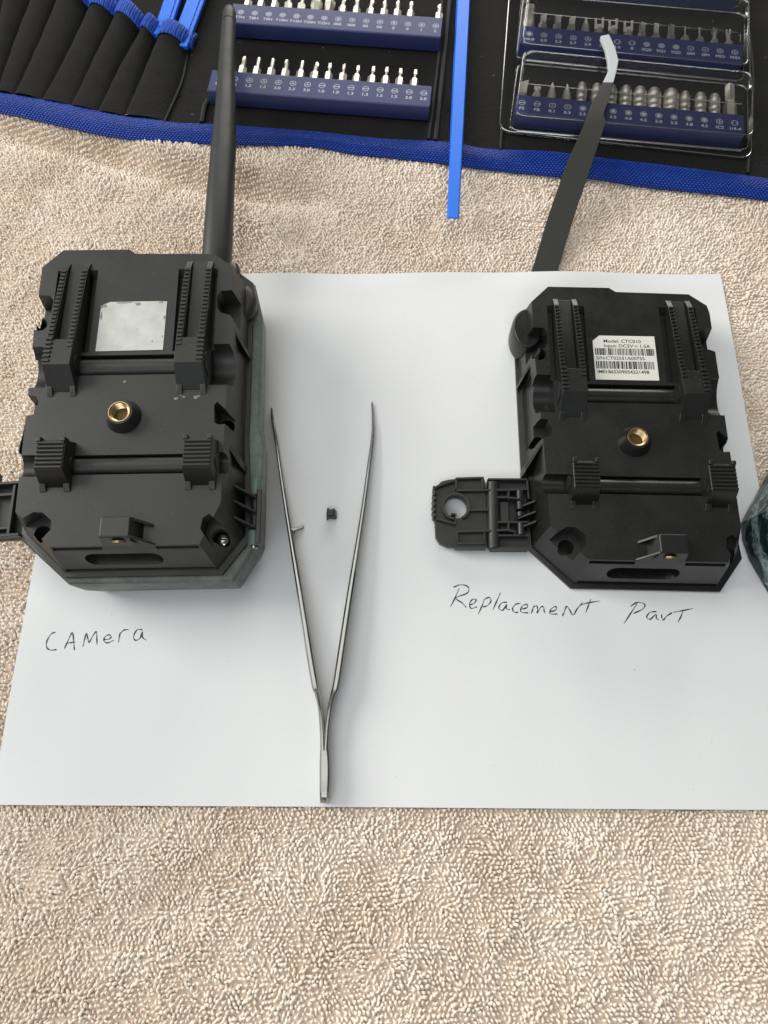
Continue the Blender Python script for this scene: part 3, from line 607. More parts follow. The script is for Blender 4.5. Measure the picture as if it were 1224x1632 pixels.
lr_.cyl((p0.x, p0.y, -14.4), (p1.x, p1.y, -14.4), 2.4, n=24); lr_.build('link_barrel', M['latch'], latch)
rb = MB()
for pts, h in (([(660, 140), (1045, 142)], -12.6), ([(640, 250), (860, 250), (1040, 240)], -12.2), ([(750, 322), (850, 322), (1000, 340)], -12.2), ([(755, 562), (860, 562), (1050, 560)], -12.4), ([(640, 650), (850, 640), (920, 655)], -12.2), ([(760, 690), (1060, 690)], -12.6), ([(690, 812), (1066, 812)], -12.6), ([(862, 250), (862, 340)], -12.6), ([(862, 560), (862, 650)], -12.6), ([(1045, 140), (1062, 330)], -13)):
    rb.wall(zp2(pts, 6), .38, -17.4, h)
rb.build('link_ribs', M['latch'], latch, bevel=.12)
for y0, y1 in ((245, 330), (350, 430), (452, 500), (560, 680)):
    a = zp(975 + (y0 - 245) * .04, y0, 7); b_ = zp(975 + (y1 - 245) * .04, y1, 7)
    MB().cyl((a.x, a.y, -13.2), (b_.x, b_.y, -13.2), 1.5, n=16).build('hinge_barrel', M['black_gloss'], latch, bevel=.2)

# --- the whole camera on the left
lf = dev_root('trail_camera', 'black trail camera lying on its front with a blank silver sticker and an antenna', 'camera', (43.729, 126.236, 40.29), (.037, .008, .023))
build_back(lf, M['shell_hazed'], M['grey_black'], False)
# camouflage front housing below the seam
def hp(k, w): return [(x * k[0] + k[2], y * k[1] + k[3], w) for x, y in FR_]
FR_ = [(-33, 73), (30, 73), (39.5, 65), (43.0, 50), (43.6, 6), (45.4, -4), (45.6, -39), (36.5, -54.6), (-21.0, -54.6), (-40, -38), (-40.5, 62)]
BOT = [(-30, 68), (28, 68), (36, 61), (41, 50), (41.6, 6), (42.8, -4), (43.1, -39.8), (34.8, -53.4), (-16.5, -53.6), (-37, -38), (-38, 58)]
MID = [(-32, 71), (29, 71), (38.5, 64), (42.6, 50), (43.2, 6), (44.9, -4), (45.0, -39.6), (36.2, -54.9), (-19.0, -54.9), (-39.4, -38), (-40, 61)]
fb = MB(); fb.loft([[(x * .97, y * .97, -38.4) for x, y in BOT], lv(BOT, -37.6), lv(MID, -28), hp((1, 1, 0, 0), -19.2), hp((.985, .985, 0, 0), -18.05)])
fb.build('front_housing', M['camo_dull'], lf, bevel=.8)
MB().prism([(x * .965, y * .965) for x, y in RIM], -19.4, -17.9).build('seam_gasket', M['shade_black'], lf)
stk = MB().prism([(-12.2, 25.4), (11.6, 25.6), (11.7, 45.2), (8.6, 45.4), (-8.9, 45.3), (-10.8, 44.4), (-12.0, 42.4)], .02, .15).build('blank_sticker', M['sticker'], lf)
fins(lf, 1, M['grey_black'], 35.6, 44.6, (-25.6, -31.0, -36.6), -7.5, -11.5, 4.0)
for y0, y1, mt in ((-18.5, -24.6, 'green'), (-25.8, -36.0, 'grey_black'), (-37.2, -42.6, 'green')):
    MB().cyl((43.6, y0, -15.2), (43.6, y1, -15.2), 2.3 if mt == 'green' else 1.5, n=20).build('hinge_barrel', M[mt], lf, bevel=.3)
MB().cyl((43.6, -42.5, -15.2), (43.6, -43.6, -15.2), 1.2, n=14).build('hinge_pin', M['steel'], lf, bevel=.2)
MB().box(44.6, 46.4, -42.8, -23, -21, -11).build('hinge_leaf', M['grey_black'], lf, bevel=.4)
# screws down in the wells
for x, y, z in ((33.4, -41.2, -12.2),):
    s_ = MB().cyl((x, y, z), (x, y, z + 1.2), 2.0, n=18, prof=[(0, 2.1), (.7, 2.1), (1, 1.5)]).build('screw', M['steel'], lf)
    MB().box(x - 1.4, x + 1.4, y - .25, y + .25, z + 1.15, z + 1.32).build('screw_slot', M['shade_black'], s_)  # dark bar stands for the shaded slot
# clasp on the left flank
cl = MB(); cl.prism([(-58, -19), (-38.5, -17.5), (-38.5, -37.5), (-58, -38.5)], -22, -19.6)
clo = cl.build('side_clasp', M['latch'], lf, bevel=.3)
cr_ = MB()
for pts, h in (([(-58, -18.4), (-39, -17.4)], -15.5), ([(-58, -37.8), (-39, -36.8)], -15.5), ([(-43.2, -18), (-43.2, -37)], -16.2), ([(-52, -18.2), (-52, -37.4)], -16.5), ([(-55, -18.2), (-55, -37.4)], -16.5), ([(-52, -22), (-43.2, -21.5)], -16.8), ([(-52, -34.5), (-43.2, -34)], -16.8)):
    cr_.wall(pts, .5, -20, h)
cr_.build('clasp_ribs', M['latch'], clo, bevel=.15)
MB().prism([(-62, -10.5), (-53.5, -10.5), (-51.0, -13.0), (-51.0, -17.0), (-62, -17.0)], -22, -15.5).build('clasp_lug', M['grey_black'], clo, bevel=.6)
gm_ = MB()
for x, y, a, b_, sd in ((-11.0, 43.6, 1.5, 1.0, 1), (-2.6, 45.0, 2.6, .55, 2), (1.5, 44.4, 1.3, .9, 3), (9.6, 44.9, 1.3, .5, 4), (11.2, 38.6, .5, .9, 5), (-11.5, 39.5, .5, 2.0, 6), (-5.5, 44.9, 1.6, .4, 7), (11.0, 31.0, .4, .6, 8), (2.0, 34.0, .35, .25, 9), (7.6, 29.0, .3, .4, 10)):
    q = random.Random(sd); n = 12; gm_.prism([(min(11.6, max(-12.1, x + a * q.uniform(.5, 1.15) * math.cos(6.283 * k / n))), min(45.25, y + b_ * q.uniform(.4, 1.2) * math.sin(6.283 * k / n))) for k in range(n)], .14, .17)
gm_.build('grime', mat("sticker_grime", (.24, .25, .24), .5, mottle=.4, mscale=900), stk, smooth=0)
# scuffs: whitish glue specks on the plate
sc = MB()
for x, y, r, s_ in ((-.8, 13.4, .75, 1), (17.6, 6.6, 1.0, 2), (20.2, 7.2, .7, 3), (24.3, 6.9, 1.1, 4), (25.2, 7.4, .6, 5), (19.0, 7.9, .5, 6)):
    q = random.Random(s_); n = 11; sc.prism([(x + r * q.uniform(.45, 1.2) * math.cos(6.283 * k / n), y + r * .6 * q.uniform(.4, 1.2) * math.sin(6.283 * k / n)) for k in range(n)], -.02, .05)
sc.build('glue_residue', mat("dried_glue", (.22, .22, .21), .35), lf, smooth=0)
# antenna hub and antenna
hub = MB().cyl((31.5, 60, -16.5), (30.5, 72, -16.8), 3.2, n=28, prof=[(0, 2.5), (.1, 3.2), (.8, 3.2), (1, 2.6)]).build('antenna_hub', M['grey_black'], lf)
Mi = lf.matrix_basis.to_3x3() if False else Euler((.037, .008, .023)).to_matrix()
def toL(p_): return Mi.transposed() @ (Vector(p_) - Vector((43.729, 126.236, 40.29)))
A0 = toL(at(345, 425, 22)); A4 = toL(at(364.5, 37, 20)); A5 = toL(at(366.5, 12, 20))
AP = [toL(at(x, y, z)) for x, y, z in ((346.5, 400, 23), (351.5, 310, 22.5), (357, 226, 22), (359.5, 165, 21.3), (361.5, 100, 20.6))]
an = MB(); an.tube([A0] + AP + [A4], [6.0, 6.0, 5.7, 5.3, 4.4, 3.75, 3.25], n=32)
an_o = an.build('antenna', M['antenna'], lf, smooth=50)
dv = (A5 - A4); MB().tube([A4 + dv * .04, A4 + dv * .3, A4 + dv * .62, A4 + dv * .86, A4 + dv * .98, A5], [3.3, 3.25, 3.1, 2.5, 1.5, .5], n=28).build('antenna_cap', M['antenna'], an_o, smooth=60)

# ------------------------------------------------------------------ camouflage front shell at the right edge
cf = thing('camera_front_shell', 'glossy dark green camouflage front shell cut off by the right edge of the photo', 'camera shell')
B0 = [at(1180, 834, 1), at(1183, 862, 1), at(1194, 893, 1), at(1224, 945, 1), at(1290, 990, 1), at(1420, 990, 1), at(1440, 700, 1), at(1300, 640, 1), at(1226, 748, 1)]
B0 = [(p_.x, p_.y) for p_ in B0]; cx = sum(p_[0] for p_ in B0) / 9; cy = sum(p_[1] for p_ in B0) / 9
def insc(k, z): return [(cx + (x - cx) * k, cy + (y - cy) * k, z) for x, y in B0]
cfm = MB(); cfm.loft([insc(.99, .4), insc(1, 1.2), insc(1.0, 3), insc(.955, 10), insc(.86, 20), insc(.78, 25), insc(.6, 27)]); cfm.build('camouflage_cover', M['camo'], cf, bevel=.5, smooth=14)

# ------------------------------------------------------------------ steel tweezers, pin, plug
tz = thing('steel_tweezers', 'polished steel tweezers standing on edge on the paper with splayed arms', 'tweezers')
def arm(path, t0, side):
    P = []
    for x, y, h, t in path: q = at(x, y, h); P.append((q.x, q.y, h, t))
    P = smooth_path(P, 5); mb = MB(); rings = []
    for i, q in enumerate(P):
        d = P[min(i + 1, len(P) - 1)][:2] - P[max(i - 1, 0)][:2]; d = d / np.linalg.norm(d); nr = np.array((-d[1], d[0])) * q[3] / 2; h = q[2]
        z0 = .3 + max(0, (2.6 - h) * .25); b_ = min(.62, q[3] * .36); k = 1 - b_ / (q[3] / 2)
        c = q[:2]; ring_ = []
        for s_, z in ((-1, z0 + b_), (-k, z0), (k, z0), (1, z0 + b_), (1, h - b_), (k, h), (-k, h), (-1, h - b_)):
            ring_.append((c[0] + nr[0] * s_, c[1] + nr[1] * s_, z))
        rings.append(ring_)
    mb.loft(rings); return mb
left = [(432.5, 650, 1.6, .8), (434, 668, 2.2, 1.0), (439, 696, 3.2, 1.2), (448, 760, 4.6, 1.4), (459, 832, 6.2, 1.6), (471, 905, 7.6, 1.9), (484, 985, 8.6, 2.1), (495, 1055, 8.8, 2.2), (502, 1094, 8.8, 2.2), (505.5, 1106, 8.4, 1.7), (510, 1130, 7.6, 1.4), (513, 1165, 7.2, 1.5), (514.5, 1205, 7, 1.7)]
right = [(593, 641, 1.6, .8), (594.5, 665, 2.3, 1.0), (594, 692, 3.2, 1.2), (588, 740, 4.4, 1.4), (579, 808, 5.8, 1.6), (567, 885, 7.2, 1.9), (555, 960, 8.3, 2.1), (543, 1040, 8.8, 2.2), (535, 1092, 8.8, 2.2), (530.5, 1106, 8.4, 1.7), (525, 1130, 7.6, 1.4), (520.5, 1165, 7.2, 1.5), (518, 1205, 7, 1.7)]
arm(left, 1, -1).build('arm', M['steel'], tz, smooth=30); arm(right, 1, 1).build('arm', M['steel'], tz, smooth=30)
arm([(516.5, 1196, 7, 2.9), (517, 1215, 7, 3.3), (517, 1240, 7.2, 3.3), (516.5, 1262, 7.2, 3.1)], 1, 0).build('welded_end', M['steel'], tz, smooth=30)
arm([(516.5, 1262, 7.15, 3.0), (516.5, 1272, 6.6, 2.9), (516.5, 1280, 5.0, 2.7)], 1, 0).build('end_cap', M['steel_dark'], tz, smooth=30)
pa, pb_ = at(464, 846, 1.2), at(484, 840, 1.0)
pin = thing('steel_pin', 'tiny steel pin touching the left tweezer arm on the paper', 'pin')
MB().cyl((pa.x + .5, pa.y, 1.1), (pb_.x, pb_.y, .95), .85, n=18, prof=[(0, .8), (.04, .95), (.2, .95), (.22, .72), (.96, .72), (1, .6)]).build('pin_shaft', M['steel'], pin, smooth=30)
pl = at(528, 818, 2); plug = thing('plastic_plug', 'small black notched plastic plug between the tweezer arms', 'plug', (pl.x, pl.y, .25), .06)
s_ = MB(); s_.prism([(-2.0, -2.4), (-1.0, -1.75), (1.3, -2.1), (2.1, -1.6), (2.0, 1.4), (1.0, 2.3), (.5, 1.6), (-.6, 1.6), (-.9, 2.4), (-1.8, 2.3), (-2.1, 0)], 0, 2.6, [(-1.8, -2.1), (-.9, -1.7), (1.0, -1.9), (1.7, -1.4), (1.6, 1.2), (.9, 1.9), (.5, 1.4), (-.5, 1.4), (-.8, 2.1), (-1.5, 2.0), (-1.8, 0)])
s_.build('plug_body', M['black_gloss'], plug, bevel=.2)
s_ = MB(); s_.prism([(-1.3, -1.2), (1.0, -1.4), (.9, .9), (-1.2, 1.0)], 2.4, 3.2); s_.build('plug_cap', M['black_gloss'], plug, bevel=.25)

# ------------------------------------------------------------------ tool roll
roll = thing('tool_roll', 'open black nylon tool roll with blue woven binding at the top of the photo', 'tool roll')
ZR_ = 2.6
topw = [at(x, y, ZR_) for x, y in BIND_TOP]; botw = [at(x, y, .2) for x, y in BIND_BOT]
tp = smooth_path([(q.x, q.y) for q in topw], 6); bp = smooth_path([(q.x, q.y) for q in botw], 6)
def resamp(P, n):
    P = np.array(P); xs_ = np.linspace(P[0, 0], P[-1, 0], n); return np.stack([xs_, np.interp(xs_, P[:, 0], P[:, 1])], 1)
NB = 260; tp = resamp(tp, NB); bp = resamp(bp, NB)
# cloth panel with soft wrinkles
mb = MB(); rows = 70
for j in range(rows):
    v = (j / (rows - 1)) ** 1.3
    for i in range(0, NB, 2):
        x, y0 = tp[i]; y = y0 - 1.5 + v * (470 - y0)
        z = ZR_ - .35 + .5 * float(wob(np.array(x), np.array(y), 40, 41)) * (1 - math.exp(-v * 25)) + .2 * float(wob(np.array(x), np.array(y), 14, 42))
        mb.v.append((x, y, z))
w2 = len(range(0, NB, 2))
mb.f = [(j * w2 + i, j * w2 + i + 1, (j + 1) * w2 + i + 1, (j + 1) * w2 + i) for j in range(rows - 1) for i in range(w2 - 1)]
mb.build('cloth_panel', M['nylon'], roll, smooth=180, fix=False)
# binding: folded ribbon, half round section
mb = MB(); uvs = []; prof = []
for i in range(NB):
    a = tp[i]; b_ = bp[i] ; wv = .5 * math.sin(i * .21) + .3 * math.sin(i * .53 + 1)
    ring_ = []
    for t in np.linspace(0, 1, 9):
        y = a[1] + (b_[1] - a[1]) * t; z = .2 + (ZR_ + .5 + .25 * wv) * (math.cos(t * 1.5708) ** .75 if t < 1 else 0) + .5 * math.sin(t * 3.14)
        if t == 0: z = ZR_ + .25
        ring_.append((a[0], y, z))
    ring_.append((a[0], b_[1] + 1.0, -.8)); ring_.append((a[0], b_[1] + 4, -1.6)); prof.append(ring_)
mb.loft(prof, (False, False), closed=False)
bo = mb.build('binding', M['ribbon'], roll, smooth=180, fix=False)
def planar_uv(o, uvf):
    uvl = o.data.uv_layers.new(name="UVMap"); co = [v.co for v in o.data.vertices]
    for lp_ in o.data.loops: uvl.data[lp_.index].uv = uvf(lp_.vertex_index, co[lp_.vertex_index])
planar_uv(bo, lambda vi, c: (c.x, (vi % 11) * .0011))
st = MB()
for i in range(2, NB - 2, 1):
    if i % 2 == 0: continue
    a = tp[i]; st.box(a[0] - .75, a[0] + .75, a[1] - 1.15, a[1] - .85, ZR_ + .45, ZR_ + .75)
sto = st.build('stitching', mat("blue_thread", (.012, .06, .42), .6), roll, smooth=0); sto['kind'] = 'stuff'
# pockets: boundary lines traced from top to bottom (px)
PK = [[(-90, -60), (-70, 60), (-95, 132)], [(14, -30), (-6, 60), (-34, 142)], [(64, -25), (28, 55), (-6, 146)], [(103, -18), (62, 70), (22, 150)], [(148, 8), (108, 85), (66, 159)], [(190, 22), (150, 95), (112, 168)], [(232, 45), (190, 110), (155, 177)], [(256, 58), (226, 120), (198, 184)], [(306, 72), (287, 130), (262, 192)]]
for k in range(len(PK) - 1):
    La = smooth_path(PK[k], 8); Lb = smooth_path(PK[k + 1], 8); mb = MB(); rings = []
    n = len(La)
    for i in range(n):
        t = i / (n - 1); H = (7.2 - 5.6 * t ** .8) * (1 if k % 2 else .85); A = at(*La[i], ZR_); Bp = at(*Lb[i], ZR_); ring_ = []
        for u in np.linspace(0, 1, 13):
            q = A.lerp(Bp, float(u)); sh_ = (math.sin(math.pi * u ** .85)) ** .55 if 0 < u < 1 else 0
            ring_.append((q.x, q.y, ZR_ - .3 + H * sh_ + .25 * math.sin(i * 1.9 + k) * sh_))
        rings.append(ring_)
    mb.loft(rings, (False, False), closed=False); po_ = mb.build('pocket', M['nylon_pocket'], roll, smooth=180, fix=False)
    if k >= 3:
        # elastic trim across the mouth
        mb = MB(); rings = []
        A, Bp = at(*La[0], ZR_), at(*Lb[0], ZR_); dirv = (Vector(at(*La[0], 0)) - Vector(at(*La[4], 0))).normalized()
        H = 7.2 * (1 if k % 2 else .85)
        for s_, dz in ((-4.6, .1), (-4.2, 1.0), (-1.5, 1.5), (1.5, 1.5), (3.6, 1.2), (4.0, .3), (3.8, -.9)):
            ring_ = []
            for u in np.linspace(0, 1, 31):
                q = A.lerp(Bp, float(u)); sh_ = (math.sin(math.pi * u ** .85)) ** .55 if 0 < u < 1 else 0
                ring_.append((q.x + dirv.x * s_, q.y + dirv.y * s_, ZR_ - .2 + H * sh_ + dz + .12 * math.sin(u * 60)))
            rings.append(ring_)
        mb.loft(rings, (False, False), closed=False); eo = mb.build('elastic_trim', M['elastic'], po_, smooth=180, fix=False)
        planar_uv(eo, lambda vi, c: ((vi // 31) * .0004, (vi % 31) * .0011))
a, b_ = at(311, 55, 4), at(301, 76, 4)
tb = MB(); tb.tube([(a.x, a.y, 3.4), ((a.x + b_.x) / 2 - .5, (a.y + b_.y) / 2, 4.6), (b_.x, b_.y, 3.2)], [1.6, 2.2, 1.7], n=10); tbo = tb.build('elastic_end', M['elastic'], roll); planar_uv(tbo, lambda vi, c: (c.x, c.y))
# black seams and dividers
for pts, w_ in (([(332, 160), (326, 172), (322, 196)], 1.6), ([(299, 80), (290, 130), (262, 195)], .8), ([(720, -30), (708, 90), (694, 224)], 1.4), ([(706, -30), (699, 90), (683, 222)], .9), ([(1182, -20), (1200, 120), (1192, 276)], 1.0), ([(800, 200), (798, 238)], .9)):
    q = [at(x, y, ZR_ + .2) for x, y in pts]; q = smooth_path([tuple(p_) for p_ in q], 8) if len(q) > 2 else q
    MB().tube([tuple(p_) for p_ in q], w_ * .8, n=8).build('seam_piping', M['piping'], roll)

pd_ = MB(); q = random.Random(9)
for k in range(14):
    x, y = q.uniform(5, PW - 5), q.uniform(5, PH - 5); rr_ = q.uniform(.09, .2); disc(pd_, x, y, float(paper_h(x, y)) + .05, rr_, 7)
pd_.build('paper_specks', mat("paper_speck", (.32, .30, .27), .9), paper, smooth=0, fix=False)['kind'] = 'stuff'
li = MB(); q = random.Random(3)
for k in range(46):
    p_ = at(q.uniform(0, 1224), q.uniform(-20, 215), ZR_ + .6); a = q.uniform(0, 6.28); l_ = q.uniform(.3, 1.6); c_ = q.uniform(-.5, .5); hh = 1.0
    li.tube([(p_.x + math.cos(a) * l_ * t + c_ * t * (1 - t) * math.sin(a), p_.y + math.sin(a) * l_ * t - c_ * t * (1 - t) * math.cos(a), p_.z + .15 * t) for t in (0, .33, .66, 1)], .06, n=4)
lo_ = li.build('lint', mat("white_lint", (.55, .55, .52), .9), roll, smooth=0); lo_['kind'] = 'stuff'
# blue pry tools in the pockets
for k, (a, b_, w_, lab_) in enumerate((((256, 52), (290, -50), 8.2, 'bright blue plastic pry tool in the third pocket, left of its twin'), ((285, 70), (330, -50), 9.0, 'bright blue plastic pry tool in the last pocket beside the black divider'))):
    A = at(*a, 6.5); Bq = at(*b_, 6.5); d = (Bq - A); ln_ = d.length; rz = math.atan2(d.y, d.x) - math.pi / 2
    t_ = thing('pry_tool', lab_, 'pry tool', (A.x, A.y, 4.2), rz, 'blue pry tools in the pockets')
    m_ = MB(); m_.prism([(-w_ / 2, -1), (w_ / 2, -1), (w_ / 2, ln_ + 6), (w_ * .3, ln_ + 12), (-w_ * .3, ln_ + 12), (-w_ / 2, ln_ + 6)], 0, 2.4); hnd = m_.build('handle', M['blue_tool'], t_, bevel=.6)
    MB().prism([(-w_ * .28, 4), (w_ * .28, 4), (w_ * .28, ln_ + 4), (-w_ * .28, ln_ + 4)], 2.3, 2.8).build('raised_panel', M['blue_tool'], t_, bevel=.3)

# ------------------------------------------------------------------ bit holders and bits
def mark(pm_, kind, x, y, z):
    r = 1.55; annulus(pm_, x, y, z, r - .27, r)
    if kind == 'slot': rect(pm_, x - 1.2, x + 1.2, y - .2, y + .2, z)
    elif kind == 'torx': annulus(pm_, x, y, z, .45, .95, 12)
    elif kind == 'phil': rect(pm_, x - .85, x + .85, y - .22, y + .22, z); rect(pm_, x - .22, x + .22, y + .22, y + .85, z); rect(pm_, x - .22, x + .22, y - .85, y - .22, z)
    elif kind == 'tri':
        for k in range(3):
            a = math.radians(90 + 120 * k); c, s = math.cos(a), math.sin(a)
            pm_.f.append(tuple(pm_.ring([(x - .17 * s, y + .17 * c, z), (x + .17 * s, y - .17 * c, z), (x + .17 * s + .95 * c, y - .17 * c + .95 * s, z), (x - .17 * s + .95 * c, y + .17 * c + .95 * s, z)])))
    elif kind == 'dot': disc(pm_, x, y, z, .38)
    elif kind == 'hex': disc(pm_, x, y, z, .95, 6)
    elif kind == 'fork': rect(pm_, x - 1.2, x - .5, y - .2, y + .2, z); rect(pm_, x + .5, x + 1.2, y - .2, y + .2, z)
    elif kind == 'plus': rect(pm_, x - 1.25, x + 1.25, y - .14, y + .14, z); rect(pm_, x - .14, x + .14, y + .14, y + 1.25, z); rect(pm_, x - .14, x + .14, y - 1.25, y - .14, z)

def hexrings(spec, n=6, ph=0):
    return [[(r * math.cos(6.28318 * (k + ph) / n), y, r * math.sin(6.28318 * (k + ph) / n)) for k in range(n)] for y, r in spec]
def bit_meshes(kind):
    sh = MB(); tpb = MB()
    if kind in ('cross', 'star', 'slot', 'tri'):
        sh.loft(hexrings([(-7, 2.05), (5.7, 2.05), (6.6, 1.5), (6.6, .8)]))
        L_ = {'cross': 6.0, 'star': 6.4, 'slot': 5.6, 'tri': 6.2}[kind]; r = {'cross': 1.05, 'star': .95, 'slot': .8, 'tri': .95}[kind]
        if kind == 'cross': tpb.loft([[(rr_ * (1 if k % 2 else .55) * math.cos(6.283 * k / 8), y, rr_ * (1 if k % 2 else .55) * math.sin(6.283 * k / 8)) for k in range(8)] for y, rr_ in [(6.6 + 3.2, r * 1.15), (6.6 + L_ - .8, r * 1.1), (6.6 + L_ + .6, .25)]]); tpb.cyl((0, 6.5, 0), (0, 10, 0), r, n=12)
        elif kind == 'slot': tpb.cyl((0, 6.5, 0), (0, 6.5 + L_ * .6, 0), r * .8, n=12); tpb.loft([[(-r, 6.5 + L_ * .55, -r * .6), (r, 6.5 + L_ * .55, -r * .6), (r, 6.5 + L_ * .55, r * .6), (-r, 6.5 + L_ * .55, r * .6)], [(-r, 6.5 + L_ + .6, -.15), (r * .6, 6.5 + L_ + 1.0, -.15), (r * .6, 6.5 + L_ + 1.0, .15), (-r, 6.5 + L_ + .6, .15)]])
        else: tpb.cyl((0, 6.5, 0), (0, 6.5 + L_, 0), r, n=12, prof=[(0, r), (.95, r), (1, r * .8)])
    elif kind == 'big': sh.loft(hexrings([(-7, 2.3), (4.4, 2.3), (5.2, 2.9), (8.6, 2.9), (9.6, 2.2)])); tpb.loft(hexrings([(9, 1.9), (19, 1.9), (19.6, 1.6)]))
    elif kind == 'hexbig': sh.loft(hexrings([(-7, 2.3), (3.0, 2.3), (4.2, 2.6), (5.6, 3.0), (7.4, 2.9)])); tpb.loft(hexrings([(7, 2.7), (15.5, 2.7), (16, 2.4)]))
    elif kind == 'blade': sh.loft(hexrings([(-7, 2.1), (5.5, 2.1), (6.4, 1.7)])); tpb.loft([[(-1.3, 6.2, -.9), (1.3, 6.2, -.9), (1.3, 6.2, .9), (-1.3, 6.2, .9)], [(-1.4, 9, -.5), (1.4, 9, -.5), (1.4, 9, .5), (-1.4, 9, .5)], [(-1.4, 11.2, -.3), (1.4, 13, -.3), (1.4, 13, .3), (-1.4, 11.2, .3)]])
    elif kind == 'spike': sh.loft(hexrings([(-7, 2.1), (4.6, 2.1), (5.4, 1.9)])); tpb.loft(hexrings([(5.2, 1.9), (8, 1.5), (12.6, .15)]))
    elif kind == 'fork':
        sh.loft(hexrings([(-7, 2.1), (5.0, 2.1), (5.8, 1.8)])); tpb.box(-2.2, 2.2, 5.6, 8.6, -.7, .7); tpb.box(-2.2, -1.1, 8.6, 12.6, -.6, .6); tpb.box(1.1, 2.2, 8.6, 12.6, -.6, .6)
    elif kind == 'square': sh.loft(hexrings([(-7, 2.1), (4.6, 2.1), (5.4, 1.7)])); tpb.loft(hexrings([(5.2, 1.5), (11.6, 1.5), (12, 1.3)], 4, .5))
    elif kind == 'pin': sh.loft(hexrings([(-7, 2.1), (4.4, 2.1), (5.2, 1.7), (5.6, .8)])); tpb.cyl((0, 5, 0), (0, 12.4, 0), .42, n=10)
    elif kind == 'midfork': sh.loft(hexrings([(-7, 1.9), (4.6, 1.9), (5.2, 1.4)])); tpb.cyl((0, 5, 0), (0, 9.6, 0), 1.0, n=12); tpb.box(-1.1, -.4, 9.4, 12.6, -.7, .7); tpb.box(.4, 1.1, 9.4, 12.6, -.7, .7)
    elif kind == 'flatwide': sh.loft(hexrings([(-7, 2.3), (3.0, 2.3), (3.5, 1.9)])); tpb.loft([[(-1.7, 3.2, -.9), (1.7, 3.2, -.9), (1.7, 3.2, .9), (-1.7, 3.2, .9)], [(-2.0, 11, -.35), (2.3, 12, -.35), (2.3, 12, .35), (-2.0, 11, .35)]])
    elif kind == 'shortslot': sh.loft(hexrings([(-7, 2.1), (4.6, 2.1), (5.4, 1.5)])); tpb.cyl((0, 5, 0), (0, 7, 0), 1.0, n=12); tpb.box(-1.5, 1.5, 7, 9.2, -.5, .5)
    elif kind[:6] == 'socket':
        k = float(kind[6:]) * 1.1; sh.cyl((0, -7, 0), (0, 5.0, 0), 1, n=20, prof=[(0, 2.0), (.56, 2.0), (.6, k * .8), (.68, k), (.8, k * .98), (.84, k * .86), (.92, k * .86), (1, k)])
        sh.loft(hexrings([(0.3, k * .95), (1.2, k)], 20)); tpb.cyl((0, 4.9, 0), (0, 12.6, 0), 1, n=20, prof=[(0, k), (.25, k), (.32, k * .88), (.42, k * .88), (.5, k * .98), (.72, k * .98), (.78, k * .78), (1, k * .78), (1, k * .5), (.6, k * .5)])
    elif kind == 'adapter': sh.loft(hexrings([(-7, 2.9), (8.6, 2.9), (9.8, 2.4)])); tpb.loft(hexrings([(9.4, 2.3), (19, 2.3), (20, 1.9)], 6, .5))
    return sh.mesh('shank'), tpb.mesh('tip')
bitcache = {}
ORD = ['first', 'second', 'third', 'fourth', 'fifth', 'sixth', 'seventh', 'eighth', 'ninth', 'tenth', 'eleventh', 'twelfth', 'thirteenth', 'fourteenth', 'fifteenth']
def place_bit(kind, loc, rz, label, group):
    if kind not in bitcache:
        r = thing('screwdriver_bit', label, 'screwdriver bit', loc, rz, group); a, b_ = bit_meshes(kind)
        s1 = link('shank', a, M['nickel'], r, 0, 40); s2 = link('tip', b_, M['nickel'], r, 0, 40); bitcache[kind] = (r, s1, s2); r.rotation_euler = (0.05, random.uniform(-.3, .3), rz); return r
    r0, a, b_ = bitcache[kind]; r = r0.copy(); COL.objects.link(r); r.location = Vector(loc) * MM; r.rotation_euler = (0.05 + random.uniform(-.02, .02), random.uniform(-.4, .4), rz + random.uniform(-.015, .015)); r['label'] = label; r['group'] = group
    for s_ in (a, b_): c = s_.copy(); COL.objects.link(c); c.parent = r
    return r

ZT = 10.0
def holder(name_label, group, TL, TR, BL, marks, bits, depth=None, base=2.9):
    A = at(*TL, ZT); Bq = at(*TR, ZT); Cq = at(*BL, ZT); d = Bq - A; Ln = d.length; rz = math.atan2(d.y, d.x)
    nrm = Vector((math.sin(rz), -math.cos(rz), 0)); dep = abs((Cq - A).dot(nrm)); 
    r = thing('bit_holder', name_label, 'bit holder', (A.x, A.y, base), rz, group)
    h = ZT - base; m_ = MB(); m_.extrude_x([(0, 0), (0, h), (-dep, h), (-dep - .4, h * .9), (-dep - .9, 0)], 0, Ln)
    # a small step under the text face, as moulded
    m_.build('holder_body', M['blue_holder'], r, bevel=.45)
    pm_ = MB(); inv_ = Matrix.Rotation(-rz, 3, 'Z')
    def lx(px, py, z): q = inv_ @ (at(px, py, z) - A); return q
    for px, py, kind, txt in marks:
        q = lx(px, py, ZT); mark(pm_, kind, q.x, q.y, h + .06); 
        for li, tx in enumerate(txt.split('/n')): text_mb(pm_, tx, q.x, q.y - 4.25 - 2.2 * li, h + .06, 2.35, 'CENTER', 1.12, .05)
    pm_.build('printed_marks', M['white_print'], r, smooth=0, fix=False)
    for bi, (px, kind, lab_) in enumerate(bits):
        lab_ = ORD[bi] + ' ' + lab_
        t_ = (px - TL[0]) / (TR[0] - TL[0]); py = TL[1] + (TR[1] - TL[1]) * t_; q = at(px, py, ZT)
        place_bit(kind, (q.x, q.y + .2, ZT - 3.4), rz, lab_, 'screwdriver bits in the blue holders')
    return r
def along(x0, y0, x1, y1, n): return [(x0 + (x1 - x0) * k / (n - 1), y0 + (y1 - y0) * k / (n - 1)) for k in range(n)]
g = 'blue bit holders in the tool roll'
